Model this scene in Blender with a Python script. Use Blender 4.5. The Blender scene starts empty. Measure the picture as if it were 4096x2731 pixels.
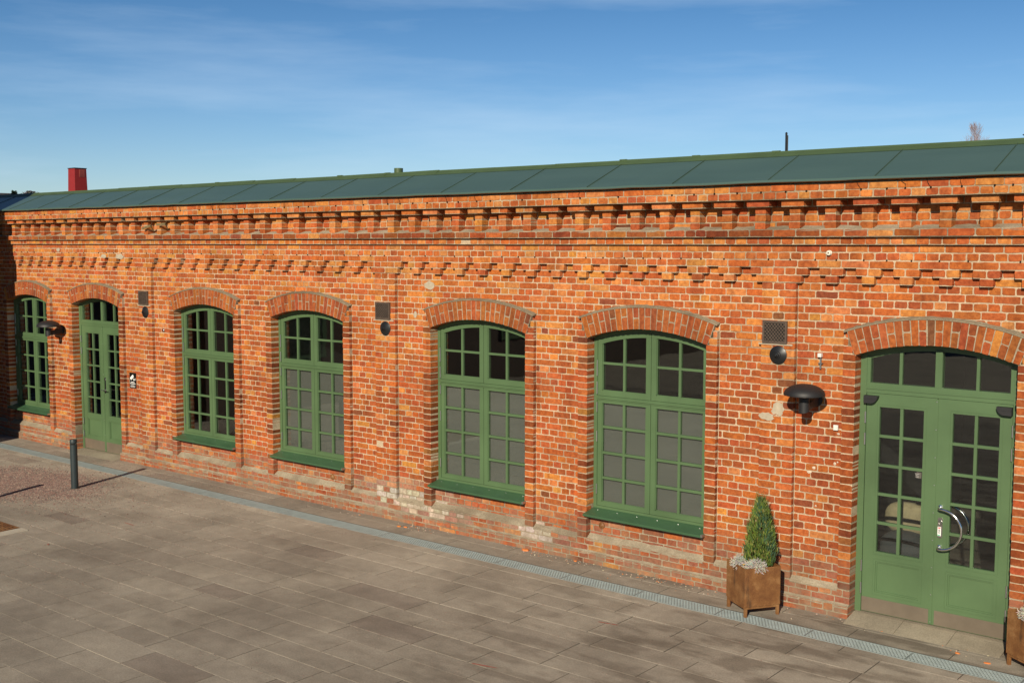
import bpy, math, random
from mathutils import Vector, Matrix
random.seed(7)
R = random.random
def U(a, b): return a + (b - a) * random.random()
ZO = 3.44                 # scene z = z measured from the frieze joint + ZO (ground at 0)
H, HC = 0.13, 0.0788      # header module, course height
scene = bpy.context.scene
col = scene.collection

# ------------------------------------------------------------------ helpers
WU = [(-30, .6), (-.5, .9), (8.8, .38), (15.9, .11), (28.5, -.23), (42, -.42), (53.8, -.46), (61, -.43), (73.4, -.32), (86.5, -.13),
      (98.8, .04), (106, .15), (118.5, .2), (125, .24), (131.7, .17), (138, .03), (144, -.23), (150, -.4), (176, -.4)]
def warp(x):
    u = x / H
    if u <= WU[0][0]: return x + WU[0][1] * H
    for (a, p), (b, q) in zip(WU, WU[1:]):
        if u <= b: return x + H * (p + (q - p) * (u - a) / (b - a))
    return x + WU[-1][1] * H

YO = 0.0
class MB:
    def __init__(s, warped=False):
        s.v = []; s.f = []; s.c = []; s.m = []; s.w = warped; s.cc = (1, 1, 1)
    def add(s, vs, fs, c=None, m=0):
        n = len(s.v); s.v += [tuple(p) for p in vs]
        c = c or s.cc
        for f in fs: s.f.append([i + n for i in f]); s.c.append(c); s.m.append(m)
    def box(s, x0, x1, y0, y1, z0, z1, c=None, m=0):
        s.add([(x0, y0, z0), (x1, y0, z0), (x1, y1, z0), (x0, y1, z0), (x0, y0, z1), (x1, y0, z1), (x1, y1, z1), (x0, y1, z1)],
              [(0, 1, 5, 4), (1, 2, 6, 5), (2, 3, 7, 6), (3, 0, 4, 7), (4, 5, 6, 7), (3, 2, 1, 0)], c, m)
    def obox(s, cx, cy, hx, hy, z0, z1, ang, c=None, m=0, tx=1.0):
        ca, sa = math.cos(ang), math.sin(ang)
        P = []
        for z, k in ((z0, 1.0), (z1, tx)):
            for a, b in ((-1, -1), (1, -1), (1, 1), (-1, 1)):
                P.append((cx + a * hx * k * ca - b * hy * k * sa, cy + a * hx * k * sa + b * hy * k * ca, z))
        s.add(P, [(0, 1, 5, 4), (1, 2, 6, 5), (2, 3, 7, 6), (3, 0, 4, 7), (4, 5, 6, 7), (3, 2, 1, 0)], c, m)
    def prism(s, pts, y0, y1, c=None, m=0):          # polygon in xz (counter-clockwise seen from -y), extruded y0..y1
        n = len(pts)
        s.add([(x, y0, z) for x, z in pts] + [(x, y1, z) for x, z in pts],
              [list(range(n)), [n + i for i in reversed(range(n))]] + [(i, i + n, (i + 1) % n + n, (i + 1) % n) for i in range(n)], c, m)
    def ribbon(s, xs, zt, zb, y0, y1, c=None, m=0):  # curved rail
        n = len(xs)
        vs = []
        for x in xs: vs += [(x, y0, zb(x)), (x, y0, zt(x)), (x, y1, zt(x)), (x, y1, zb(x))]
        fs = [(0, 3, 2, 1), (4 * n - 4, 4 * n - 3, 4 * n - 2, 4 * n - 1)]
        for i in range(n - 1):
            a, b = 4 * i, 4 * i + 4
            fs += [(a, a + 1, b + 1, b), (a + 1, a + 2, b + 2, b + 1), (a + 2, a + 3, b + 3, b + 2), (a + 3, a, b, b + 3)]
        s.add(vs, fs, c, m)
    def tube(s, path, r, seg=10, c=None, m=0, caps=True):
        P = [Vector(p) for p in path]; n = len(P)
        rr = r if isinstance(r, (list, tuple)) else [r] * n
        base = len(s.v); vs = []; fs = []
        prev = None
        for i in range(n):
            t = (P[min(i + 1, n - 1)] - P[max(i - 1, 0)]).normalized()
            if prev is None:
                prev = t.orthogonal().normalized()
            a = (prev - t * prev.dot(t))
            a = a.normalized() if a.length > 1e-6 else t.orthogonal().normalized()
            prev = a; b = t.cross(a)
            for k in range(seg):
                q = 2 * math.pi * k / seg
                vs.append(P[i] + (a * math.cos(q) + b * math.sin(q)) * rr[i])
        for i in range(n - 1):
            for k in range(seg):
                k2 = (k + 1) % seg
                fs.append((i * seg + k, i * seg + k2, (i + 1) * seg + k2, (i + 1) * seg + k))
        if caps:
            fs.append(list(reversed(range(seg)))); fs.append([(n - 1) * seg + k for k in range(seg)])
        s.add(vs, fs, c, m)
    def lathe(s, o, prof, axis='z', seg=32, c=None, m=0):   # prof: (radius, height)
        o = Vector(o); vs = []; fs = []; n = len(prof)
        for r, h in prof:
            for k in range(seg):
                q = 2 * math.pi * k / seg
                a, b = r * math.cos(q), r * math.sin(q)
                vs.append(o + (Vector((a, b, h)) if axis == 'z' else Vector((a, -h, b))))
        for i in range(n - 1):
            for k in range(seg):
                k2 = (k + 1) % seg
                fs.append((i * seg + k, i * seg + k2, (i + 1) * seg + k2, (i + 1) * seg + k))
        if prof[0][0] > 1e-4: fs.append(list(reversed(range(seg))))
        if prof[-1][0] > 1e-4: fs.append([(n - 1) * seg + k for k in range(seg)])
        s.add(vs, fs, c, m)
    def build(s, name, mats, parent=None, origin=(0, 0, 0), smooth=False, colattr=False, bevel=0):
        if not isinstance(mats, (list, tuple)): mats = [mats]
        if parent is not None: origin = parent['_o']
        ox, oy, oz = origin
        me = bpy.data.meshes.new(name)
        if s.w: vs = [(warp(x) - ox, y + YO - oy, z - oz) for x, y, z in s.v]
        else: vs = [(x - ox, y - oy, z - oz) for x, y, z in s.v]
        me.from_pydata(vs, [], s.f)
        for mt in mats: me.materials.append(mt)
        me.polygons.foreach_set('material_index', s.m)
        if smooth: me.polygons.foreach_set('use_smooth', [True] * len(s.f))
        if colattr:
            at = me.color_attributes.new('col', 'FLOAT_COLOR', 'CORNER')
            dat = []
            for f, c in zip(s.f, s.c): dat += [c[0], c[1], c[2], 1.0] * len(f)
            at.data.foreach_set('color', dat)
        me.update()
        o = bpy.data.objects.new(name, me); col.objects.link(o)
        if parent is not None:
            o.parent = parent; o['_o'] = origin
        else:
            o.location = (ox, oy, oz + ZO); o['_o'] = origin
        if smooth == 'auto':
            try: me.set_sharp_from_angle(angle=math.radians(35))
            except Exception: pass
        if bevel:
            b = o.modifiers.new('bevel', 'BEVEL'); b.width = bevel; b.segments = 2; b.limit_method = 'ANGLE'
        return o
def empty(name, origin):
    o = bpy.data.objects.new(name, None); col.objects.link(o); o.empty_display_size = .2
    o.location = (origin[0], origin[1], origin[2] + ZO); o['_o'] = origin
    return o
def tag(o, label=None, cat=None, group=None, kind=None):
    if label: o['label'] = label
    if cat: o['category'] = cat
    if group: o['group'] = group
    if kind: o['kind'] = kind
    return o
def copy_tree(o, parent=None):
    c = o.copy(); col.objects.link(c)
    if parent: c.parent = parent
    for ch in [x for x in bpy.data.objects if x.parent == o]: copy_tree(ch, c)
    return c

# ------------------------------------------------------------------ materials
def mat(name):
    m = bpy.data.materials.new(name); m.use_nodes = True
    nt = m.node_tree; nt.nodes.clear()
    out = nt.nodes.new('ShaderNodeOutputMaterial'); b = nt.nodes.new('ShaderNodeBsdfPrincipled')
    nt.links.new(b.outputs[0], out.inputs[0])
    return m, nt, b
def N(nt, t, **k):
    n = nt.nodes.new(t)
    for a, v in k.items():
        if a.startswith('i_'): n.inputs[a[2:].replace('_', ' ')].default_value = v
        else: setattr(n, a, v)
    return n
def L(nt, a, b): nt.links.new(a, b)
def coords(nt, scale=(1, 1, 1), obj=True):
    tc = N(nt, 'ShaderNodeTexCoord'); mp = N(nt, 'ShaderNodeMapping'); mp.inputs['Scale'].default_value = scale
    L(nt, tc.outputs['Object'], mp.inputs[0]); return mp.outputs[0]
def noise(nt, vec, scale, detail=4, rough=.55):
    n = N(nt, 'ShaderNodeTexNoise'); n.inputs['Scale'].default_value = scale; n.inputs['Detail'].default_value = detail; n.inputs['Roughness'].default_value = rough
    L(nt, vec, n.inputs['Vector']); return n.outputs['Fac']
def ramp(nt, fac, stops):
    r = N(nt, 'ShaderNodeValToRGB'); e = r.color_ramp.elements
    e[0].position, e[0].color = stops[0][0], (*stops[0][1], 1); e[1].position, e[1].color = stops[-1][0], (*stops[-1][1], 1)
    for p, c in stops[1:-1]: q = e.new(p); q.color = (*c, 1)
    L(nt, fac, r.inputs[0]); return r.outputs[0]
def mixc(nt, fac, a, b, mode='MIX'):
    m = N(nt, 'ShaderNodeMix', data_type='RGBA', blend_type=mode)
    if isinstance(fac, (int, float)): m.inputs[0].default_value = fac
    else: L(nt, fac, m.inputs[0])
    for i, x in ((6, a), (7, b)):
        if isinstance(x, tuple): m.inputs[i].default_value = (*x, 1)
        else: L(nt, x, m.inputs[i])
    return m.outputs[2]
def bump(nt, b, h, strength, dist):
    n = N(nt, 'ShaderNodeBump'); n.inputs['Strength'].default_value = strength; n.inputs['Distance'].default_value = dist
    L(nt, h, n.inputs['Height']); L(nt, n.outputs[0], b.inputs['Normal'])
def simple(name, c, rough=.5, metal=0, var=.12, scale=6, spec=.5, bmp=0, bscale=200):
    m, nt, b = mat(name)
    v = coords(nt)
    if var:
        n = noise(nt, v, scale)
        cc = ramp(nt, n, [(.3, tuple(x * (1 - var) for x in c)), (.7, tuple(x * (1 + var) for x in c))])
        L(nt, cc, b.inputs['Base Color'])
    else: b.inputs['Base Color'].default_value = (*c, 1)
    b.inputs['Roughness'].default_value = rough; b.inputs['Metallic'].default_value = metal
    b.inputs['Specular IOR Level'].default_value = spec
    if bmp: bump(nt, b, noise(nt, v, bscale, 2), bmp, .002)
    return m

def m_brick():
    m, nt, b = mat('brick'); v = coords(nt)
    at = N(nt, 'ShaderNodeAttribute', attribute_name='col')
    n1 = noise(nt, v, 24, 4, .62); n2 = noise(nt, v, 55, 4, .65); n3 = noise(nt, v, 1.1, 3)
    c = mixc(nt, ramp(nt, n1, [(.38, (0, 0, 0)), (.62, (1, 1, 1))]), at.outputs['Color'], mixc(nt, 1.0, at.outputs['Color'], (.70, .62, .62), 'MULTIPLY'))
    c = mixc(nt, ramp(nt, n2, [(.58, (0, 0, 0)), (.70, (.8, .8, .8))]), c, mixc(nt, 1.0, at.outputs['Color'], (.5, .45, .45), 'MULTIPLY'))
    c = mixc(nt, 1.0, c, ramp(nt, n3, [(.35, (.86, .84, .84)), (.65, (1.1, 1.08, 1.05))]), 'MULTIPLY')
    c = mixc(nt, 1.0, c, (.94, 1.0, .98), 'MULTIPLY')
    c = mixc(nt, 1.0, c, ramp(nt, noise(nt, coords(nt, (2.6, 2.6, .55)), 1.7, 5, .6), [(.34, (.74, .70, .68)), (.5, (1, 1, 1)), (.7, (1.06, 1.06, 1.04))]), 'MULTIPLY')
    sz = N(nt, 'ShaderNodeSeparateXYZ'); L(nt, v, sz.inputs[0]); mr = N(nt, 'ShaderNodeMapRange'); mr.inputs['From Min'].default_value = .75; mr.inputs['From Max'].default_value = .0; L(nt, sz.outputs[2], mr.inputs[0])
    dm = N(nt, 'ShaderNodeMath', operation='MULTIPLY'); L(nt, mr.outputs[0], dm.inputs[0]); L(nt, ramp(nt, noise(nt, v, 4.5, 6, .68), [(.38, (0, 0, 0)), (.62, (.8, .8, .8))]), dm.inputs[1])
    c = mixc(nt, dm.outputs[0], c, (.21, .165, .115))
    L(nt, c, b.inputs['Base Color']); b.inputs['Roughness'].default_value = .86; b.inputs['Specular IOR Level'].default_value = .25
    h = N(nt, 'ShaderNodeMath', operation='ADD'); L(nt, noise(nt, v, 30, 4, .6), h.inputs[0]); L(nt, noise(nt, v, 130, 3, .65), h.inputs[1])
    bump(nt, b, h.outputs[0], .55, .006)
    return m
def m_mortar():
    m, nt, b = mat('lime_mortar'); v = coords(nt)
    at = N(nt, 'ShaderNodeAttribute', attribute_name='col')
    n = noise(nt, v, 3, 5, .65)
    c = mixc(nt, 1.0, at.outputs['Color'], ramp(nt, n, [(.3, (.72, .70, .68)), (.7, (1.1, 1.1, 1.08))]), 'MULTIPLY')
    c = mixc(nt, ramp(nt, noise(nt, coords(nt, (1, 1, 1.5)), .9, 5, .6), [(.50, (0, 0, 0)), (.66, (.75, .75, .75))]), c, mixc(nt, 1.0, c, (.56, .54, .52), 'MULTIPLY'))
    n2 = noise(nt, v, 60, 3)
    c = mixc(nt, 1.0, c, ramp(nt, n2, [(.35, (.8, .8, .8)), (.6, (1.06, 1.06, 1.06))]), 'MULTIPLY')
    sz = N(nt, 'ShaderNodeSeparateXYZ'); L(nt, v, sz.inputs[0]); mr = N(nt, 'ShaderNodeMapRange'); mr.inputs['From Min'].default_value = .75; mr.inputs['From Max'].default_value = .0; L(nt, sz.outputs[2], mr.inputs[0])
    dm = N(nt, 'ShaderNodeMath', operation='MULTIPLY'); L(nt, mr.outputs[0], dm.inputs[0]); L(nt, ramp(nt, noise(nt, v, 4.5, 6, .68), [(.38, (0, 0, 0)), (.62, (.8, .8, .8))]), dm.inputs[1])
    c = mixc(nt, dm.outputs[0], c, (.21, .165, .115))
    L(nt, c, b.inputs['Base Color']); b.inputs['Roughness'].default_value = .95; b.inputs['Specular IOR Level'].default_value = .1
    bump(nt, b, noise(nt, v, 90, 4, .7), .6, .006)
    return m
def m_slab():
    m, nt, b = mat('paving_slab'); v = coords(nt); vs = coords(nt, (.8, 1.2, 1))
    at = N(nt, 'ShaderNodeAttribute', attribute_name='col')
    ofs = N(nt, 'ShaderNodeVectorMath', operation='MULTIPLY_ADD'); L(nt, at.outputs['Vector'], ofs.inputs[0]); ofs.inputs[1].default_value = (913, 771, 0); L(nt, vs, ofs.inputs[2])
    big = noise(nt, ofs.outputs[0], 1.5, 5, .6); glob = noise(nt, v, .7, 4, .55); mid = noise(nt, v, 6, 4, .6); fine = noise(nt, v, 220, 3, .7)
    c = mixc(nt, 1.0, at.outputs['Color'], ramp(nt, big, [(.36, (.90, .89, .88)), (.5, (.99, .99, .99)), (.66, (1.04, 1.04, 1.03))]), 'MULTIPLY')
    c = mixc(nt, 1.0, c, ramp(nt, glob, [(.36, (.78, .77, .76)), (.64, (1.12, 1.12, 1.11))]), 'MULTIPLY')
    c = mixc(nt, 1.0, c, ramp(nt, mid, [(.35, (.9, .9, .9)), (.65, (1.06, 1.06, 1.06))]), 'MULTIPLY')
    c = mixc(nt, 1.0, c, ramp(nt, fine, [(.32, (.72, .72, .73)), (.5, (1, 1, 1)), (.7, (1.2, 1.19, 1.17))]), 'MULTIPLY')
    c = mixc(nt, 1.0, c, ramp(nt, noise(nt, v, 55, 3, .75), [(.33, (.82, .82, .83)), (.5, (1, 1, 1)), (.68, (1.14, 1.13, 1.12))]), 'MULTIPLY')
    # soft dark marks in the slab colour towards the door end
    sx = N(nt, 'ShaderNodeSeparateXYZ'); L(nt, v, sx.inputs[0])
    mr = N(nt, 'ShaderNodeMapRange'); mr.inputs['From Min'].default_value = 12.5; mr.inputs['From Max'].default_value = 16.5; L(nt, sx.outputs[0], mr.inputs[0])
    dn = noise(nt, coords(nt, (1.0, 2.6, 1)), 1.5, 3, .5)
    dr = ramp(nt, dn, [(.47, (0, 0, 0)), (.60, (1, 1, 1))])
    mm = N(nt, 'ShaderNodeMath', operation='MULTIPLY'); L(nt, mr.outputs[0], mm.inputs[0]); L(nt, dr, mm.inputs[1])
    m2 = N(nt, 'ShaderNodeMath', operation='MULTIPLY'); L(nt, mm.outputs[0], m2.inputs[0]); m2.inputs[1].default_value = .75
    c = mixc(nt, m2.outputs[0], c, mixc(nt, 1.0, c, (.50, .47, .45), 'MULTIPLY'))
    L(nt, c, b.inputs['Base Color']); b.inputs['Roughness'].default_value = .8; b.inputs['Specular IOR Level'].default_value = .3
    bump(nt, b, noise(nt, v, 260, 3, .7), .5, .003)
    return m
def m_attr(name, rough=.8, bmp=.3, bs=120, spec=.3, var=(.8, 1.15)):
    m, nt, b = mat(name); v = coords(nt)
    at = N(nt, 'ShaderNodeAttribute', attribute_name='col')
    c = mixc(nt, 1.0, at.outputs['Color'], ramp(nt, noise(nt, v, 8, 4), [(.3, (var[0],) * 3), (.7, (var[1],) * 3)]), 'MULTIPLY')
    L(nt, c, b.inputs['Base Color']); b.inputs['Roughness'].default_value = rough; b.inputs['Specular IOR Level'].default_value = spec
    if bmp: bump(nt, b, noise(nt, v, bs, 3), bmp, .004)
    return m
def m_corten():
    m, nt, b = mat('rusty_steel')
    v = coords(nt, (1, 1, 1)); vs = coords(nt, (5, 5, 1.1))
    n1 = noise(nt, v, 7, 6, .65); n2 = noise(nt, vs, 2.2, 5, .6); n3 = noise(nt, v, 150, 3)
    c = ramp(nt, n1, [(.3, (.13, .050, .018)), (.5, (.20, .088, .030)), (.68, (.30, .155, .062))])
    c = mixc(nt, ramp(nt, n2, [(.60, (0, 0, 0)), (.70, (.7, .7, .7))]), c, (.06, .034, .02))
    c = mixc(nt, 1.0, c, ramp(nt, n3, [(.35, (.78, .78, .78)), (.65, (1.15, 1.15, 1.15))]), 'MULTIPLY')
    L(nt, c, b.inputs['Base Color']); b.inputs['Roughness'].default_value = .55; b.inputs['Specular IOR Level'].default_value = .4
    bump(nt, b, n3, .25, .002)
    return m
def m_roof():
    m, nt, b = mat('green_sheet_metal'); v = coords(nt)
    n = noise(nt, coords(nt, (.5, 2, 2)), 1.2, 4)
    c = ramp(nt, n, [(.3, (.058, .108, .096)), (.7, (.072, .128, .112))])
    L(nt, c, b.inputs['Base Color']); b.inputs['Roughness'].default_value = .36; b.inputs['Specular IOR Level'].default_value = .7
    bump(nt, b, noise(nt, coords(nt, (1, 1, 1)), 2.2, 2), .12, .02)
    return m
def m_glass():
    m = bpy.data.materials.new('window_glass'); m.use_nodes = True; nt = m.node_tree; nt.nodes.clear()
    out = N(nt, 'ShaderNodeOutputMaterial'); mx = N(nt, 'ShaderNodeMixShader'); tr = N(nt, 'ShaderNodeBsdfTransparent'); gl = N(nt, 'ShaderNodeBsdfGlossy')
    tr.inputs[0].default_value = (.86, .89, .87, 1); gl.inputs['Roughness'].default_value = .012; gl.inputs[0].default_value = (.95, .97, 1, 1)
    fr = N(nt, 'ShaderNodeFresnel'); fr.inputs[0].default_value = 1.5
    mu = N(nt, 'ShaderNodeMath', operation='MULTIPLY'); mu.inputs[1].default_value = 1.9; mu.use_clamp = True
    ge = N(nt, 'ShaderNodeNewGeometry'); io = N(nt, 'ShaderNodeMapRange'); io.inputs['To Min'].default_value = 1.5; io.inputs['To Max'].default_value = 1 / 1.5; L(nt, ge.outputs['Backfacing'], io.inputs[0]); L(nt, io.outputs[0], fr.inputs[0])
    L(nt, fr.outputs[0], mu.inputs[0]); L(nt, mu.outputs[0], mx.inputs[0]); L(nt, tr.outputs[0], mx.inputs[1]); L(nt, gl.outputs[0], mx.inputs[2]); L(nt, mx.outputs[0], out.inputs[0])
    v = coords(nt); bp = N(nt, 'ShaderNodeBump'); bp.inputs['Strength'].default_value = .03; bp.inputs['Distance'].default_value = .02
    L(nt, noise(nt, v, 3.0, 2), bp.inputs['Height']); L(nt, bp.outputs[0], gl.inputs['Normal'])
    return m
def m_ground():
    m, nt, b = mat('plaza_ground'); v = coords(nt)
    br = N(nt, 'ShaderNodeTexBrick'); br.inputs['Scale'].default_value = 1.0; br.inputs['Brick Width'].default_value = .9; br.inputs['Row Height'].default_value = .36
    br.inputs['Mortar Size'].default_value = .006; br.inputs['Color1'].default_value = (.34, .295, .235, 1); br.inputs['Color2'].default_value = (.37, .32, .255, 1); br.inputs['Mortar'].default_value = (.16, .14, .11, 1)
    L(nt, v, br.inputs['Vector'])
    c = mixc(nt, 1.0, br.outputs['Color'], ramp(nt, noise(nt, v, .8, 5), [(.3, (.75, .75, .75)), (.7, (1.1, 1.1, 1.1))]), 'MULTIPLY')
    L(nt, c, b.inputs['Base Color']); b.inputs['Roughness'].default_value = .9
    return m

M = dict(render2=simple('old_whitewash', (.56, .46, .36), .95, var=.15, scale=30), greytext=simple('grey_lettering', (.42, .40, .38), .6, var=0), brick=m_brick(), mortar=m_mortar(), slab=m_slab(), corten=m_corten(), roof=m_roof(), glass=m_glass(), ground=m_ground(),
         green=simple('green_paint', (.084, .145, .066), .42, var=.13, scale=1.6, bmp=.06, bscale=60),
         sillgreen=simple('green_sill_metal', (.045, .105, .052), .35, var=.08, scale=3),
         ridge=simple('green_ridge_metal', (.066, .106, .046), .5, var=.12, scale=3),
         black=simple('black_metal', (.012, .013, .015), .38, var=.1),
         softblack=simple('black_powder_coat', (.016, .016, .018), .55, var=.1, bmp=.15),
         iron=simple('brown_iron', (.085, .060, .046), .55, var=.2, scale=20),
         bollard=simple('slate_grey_paint', (.022, .034, .038), .5, var=.12, bmp=.1),
         steel=simple('brushed_steel', (.62, .62, .6), .25, 1, var=.08, scale=30),
         chrome=simple('polished_steel', (.82, .82, .82), .13, 1, var=0),
         kick=simple('worn_kick_plate', (.20, .165, .125), .42, .35, var=.12, scale=5),
         galv=simple('galvanised_steel', (.29, .34, .345), .5, .15, var=.12, scale=9),
         channel=simple('channel_void', (.008, .008, .008), .9, var=.2),
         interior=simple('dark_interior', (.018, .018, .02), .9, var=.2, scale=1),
         infloor=simple('interior_floor', (.10, .085, .07), .6, var=.2, scale=2),
         blind=simple('grey_blind', (.155, .15, .143), .85, var=.04, scale=2, bmp=.1, bscale=500),
         white=simple('white_plastic', (.72, .72, .68), .45, var=.04),
         cream=simple('glazed_porcelain', (.7, .66, .56), .3, var=.05),
         redmetal=simple('red_sheet_metal', (.27, .014, .009), .4, var=.12, scale=2),
         greypipe=simple('grey_pipe', (.12, .13, .14), .5, var=.1),
         render=simple('cement_patch', (.42, .36, .27), .95, var=.15, scale=14, bmp=.4, bscale=60),
         concrete=simple('pale_concrete', (.46, .42, .34), .9, var=.1, scale=8, bmp=.3),
         signblack=simple('sign_black', (.008, .008, .009), .35, var=0),
         signwhite=simple('sign_white', (.85, .85, .83), .5, var=0),
         red=simple('red_print', (.6, .02, .03), .5, var=0), teal=simple('green_print', (.02, .45, .22), .5, var=0),
         soil=simple('potting_soil', (.02, .014, .01), .95, var=.3, scale=40, bmp=.6, bscale=80),
         leaf=m_attr('foliage', .65, 0, spec=.25, var=(.75, 1.2)), twig=m_attr('pale_twigs', .8, 0), gravel=m_attr('gravel_stones', .85, 0),
         chip=m_attr('brick_chips', .85, .3), dark=simple('joint_sand', (.095, .082, .065), .95, var=.2, scale=20, bmp=.4),
         fabric=simple('dark_fabric', (.05, .055, .065), .9, var=.15, bmp=.3), cushion=simple('beige_knit', (.40, .32, .21), .95, var=.15, scale=20, bmp=.8, bscale=90),
         yellow=simple('yellow_petal', (.75, .45, .02), .6, var=0), redchalk=simple('red_marking', (.36, .10, .075), .9, var=.25, scale=30),
         bark=simple('bare_twig_bark', (.42, .33, .34), .9, var=.2), hill=simple('distant_hill', (.05, .06, .055), 1, var=.2, scale=.05),
         housewall=simple('dark_plaster', (.09, .06, .045), .9, var=.15, scale=1), tile=simple('slate_roofing', (.05, .05, .055), .7, var=.2, scale=3))

# ------------------------------------------------------------------ brick colours
def brick_col(x, z, zone='wall'):
    r = R()
    up = max(0, min(1, (z + 1.3) / 1.6))            # the upper courses are laid in more yellow brick
    po = .10 + .30 * up
    if zone == 'arch': po = .03
    if zone == 'plinth': po = .05
    if zone == 'ledge': po = .16
    po += .07 * max(0, min(1, (9 - x) / 7))
    if x > 14: po *= .7
    if r < po: c = (U(.58, .70), U(.205, .265), U(.050, .085))
    elif r < po + .30 + .2 * up: c = (U(.49, .57), U(.125, .158), U(.030, .044))
    elif r < po + .72: c = (U(.42, .49), U(.098, .124), U(.027, .038))
    elif r < .985: c = (U(.37, .42), U(.088, .106), U(.027, .036))
    else: c = (U(.24, .30), U(.072, .090), U(.030, .038))
    if zone == 'arch': c = (c[0] * .84, c[1] * .88, c[2] * .95)
    if zone == 'ledge' and R() < .5: c = (c[0] * .6, c[1] * .55, c[2] * .6)
    # lime-washed, salty bricks low down on the wall
    for cx, cz, rx, rz in ((10.75, -3.12, .75, .20), (11.3, -3.2, .5, .1), (13.0, -3.22, .42, .12)):
        d = ((x - cx) / rx) ** 2 + ((z - cz) / rz) ** 2
        if d < 1 and R() < 1.15 - d: return (U(.56, .68), U(.49, .58), U(.42, .50))
        if d < 2 and R() < .5: c = tuple(a * .6 + b * .4 for a, b in zip(c, (.5, .36, .28)))
    if z < -2.95 and R() < .6: c = (c[0] * .82 + .03, c[1] * .85 + .03, c[2] + .03)
    return c
def mort_col(z, zone='wall'):
    if zone in ('ledge', 'plinth', 'arch'): return (.40, .335, .245)
    t = max(0, min(1, (-2.75 - z) / .35)); u = max(0, min(1, (z - .2) / .5))
    a = (.56, .44, .31); b = (.33, .275, .20); c = (.48, .375, .255)
    a = tuple(p + (q - p) * u for p, q in zip(a, c))
    return tuple(p + (q - p) * t for p, q in zip(a, b))

def add_brick(mb, T, a0, a1, b0, b1, cf, cb, c):
    """one brick: rough-edged front at depth cf, skirts back to cb; T maps (along, up, depth) to the world"""
    w = a1 - a0; h = b1 - b0; k = min(.009, w * .2)
    j = lambda s=.0024: random.gauss(0, s)
    nl = 3 if w > .17 else (1 if w > .06 else 0)
    ring = []
    def edge(p, q, n, inward):
        for i in range(n):
            t = (i + 1) / (n + 1) + j(.03)
            ring.append((p[0] + (q[0] - p[0]) * t + inward[0] * j(.0016), p[1] + (q[1] - p[1]) * t + inward[1] * j(.0016)))
    k1, k2, k3, k4 = (k * U(.4, 1.5) for _ in range(4))
    sh = j(.0012); tw = j(.0012)
    a0 += j(.0016); a1 += j(.0016)
    p = [(a0 + k1, b0 + sh - tw), (a1 - k2, b0 + sh + tw), (a1, b0 + k2 + sh), (a1, b1 - k3 + sh), (a1 - k3, b1 + sh + tw), (a0 + k4, b1 + sh - tw), (a0, b1 - k4 + sh), (a0, b0 + k1 + sh)]
    ring.append(p[0]); edge(p[0], p[1], nl, (0, 1)); ring += [p[1], p[2]]; edge(p[2], p[3], 1, (1, 0)); ring += [p[3], p[4]]; edge(p[4], p[5], nl, (0, 1)); ring += [p[5], p[6]]; edge(p[6], p[7], 1, (1, 0)); ring.append(p[7])
    n = len(ring); ca, cbm = (a0 + a1) / 2, (b0 + b1) / 2
    d = .0022
    cfj = cf + j(.0014)
    inner = [(x + (d if x < ca else -d), y + (d if y < cbm else -d)) for x, y in ring]
    vs = [T(x, y, cfj) for x, y in inner] + [T(x, y, cfj + .003) for x, y in ring] + [T(x, y, cb) for x, y in ring]
    fs = [list(range(n))]
    for i in range(n):
        q = (i + 1) % n
        fs.append((i, i + n, q + n, q)); fs.append((i + n, i + 2 * n, q + 2 * n, q + n))
    mb.add(vs, fs, c, 0)
TW = lambda a, b, c: (a, c, b)
JH, JV = .0122, .0118        # joint widths

OPEN = [(-22.75, 'door'), (2.65, 'window'), (22.22, 'door'), (47.7, 'window'), (67.25, 'window'), (92.7, 'window'), (112.28, 'window'), (137.8, 'door'), (157.25, 'window')]
HWO = .80; RI = 2.47; RO = 2.73; CZ = -.58 - RI       # half opening, arch radii, arch centre height
UMIN, UMAX = -30, 175
PIL = [3 * n for n in range(-4, 60) if n % 15 == 11 and UMIN < 3 * n < UMAX - 5]   # left header of each pilaster corbel
def zarc(x, off=0.0): return CZ + math.sqrt((RI - off) ** 2 - x * x)

def subtract(iv, cuts):
    out = [iv]
    for c0, c1 in cuts:
        nx = []
        for a, b in out:
            if c1 <= a or c0 >= b: nx.append((a, b)); continue
            if c0 > a: nx.append((a, c0))
            if c1 < b: nx.append((c1, b))
        out = nx
    return [(a, b) for a, b in out if b - a > .012]
def fill(a, b, header, phase):
    """split the run a..b into bricks on the bond grid"""
    mod = H if header else 2 * H
    k = math.floor((a - phase) / mod); x = phase + k * mod
    cuts = [a]
    while x < b - .001:
        x += mod
        xx = x + (random.gauss(0, .006) if header else random.gauss(0, .012))
        if xx - cuts[-1] > .045 and b - xx > .045: cuts.append(xx)
        elif xx >= b: break
    cuts.append(b)
    if not header:                     # now and then a pair of headers in a stretcher course
        c2 = [cuts[0]]
        for p, q in zip(cuts, cuts[1:]):
            if q - p > .2 and R() < .10: c2.append((p + q) / 2)
            c2.append(q)
        cuts = c2
    return list(zip(cuts, cuts[1:]))
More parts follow.
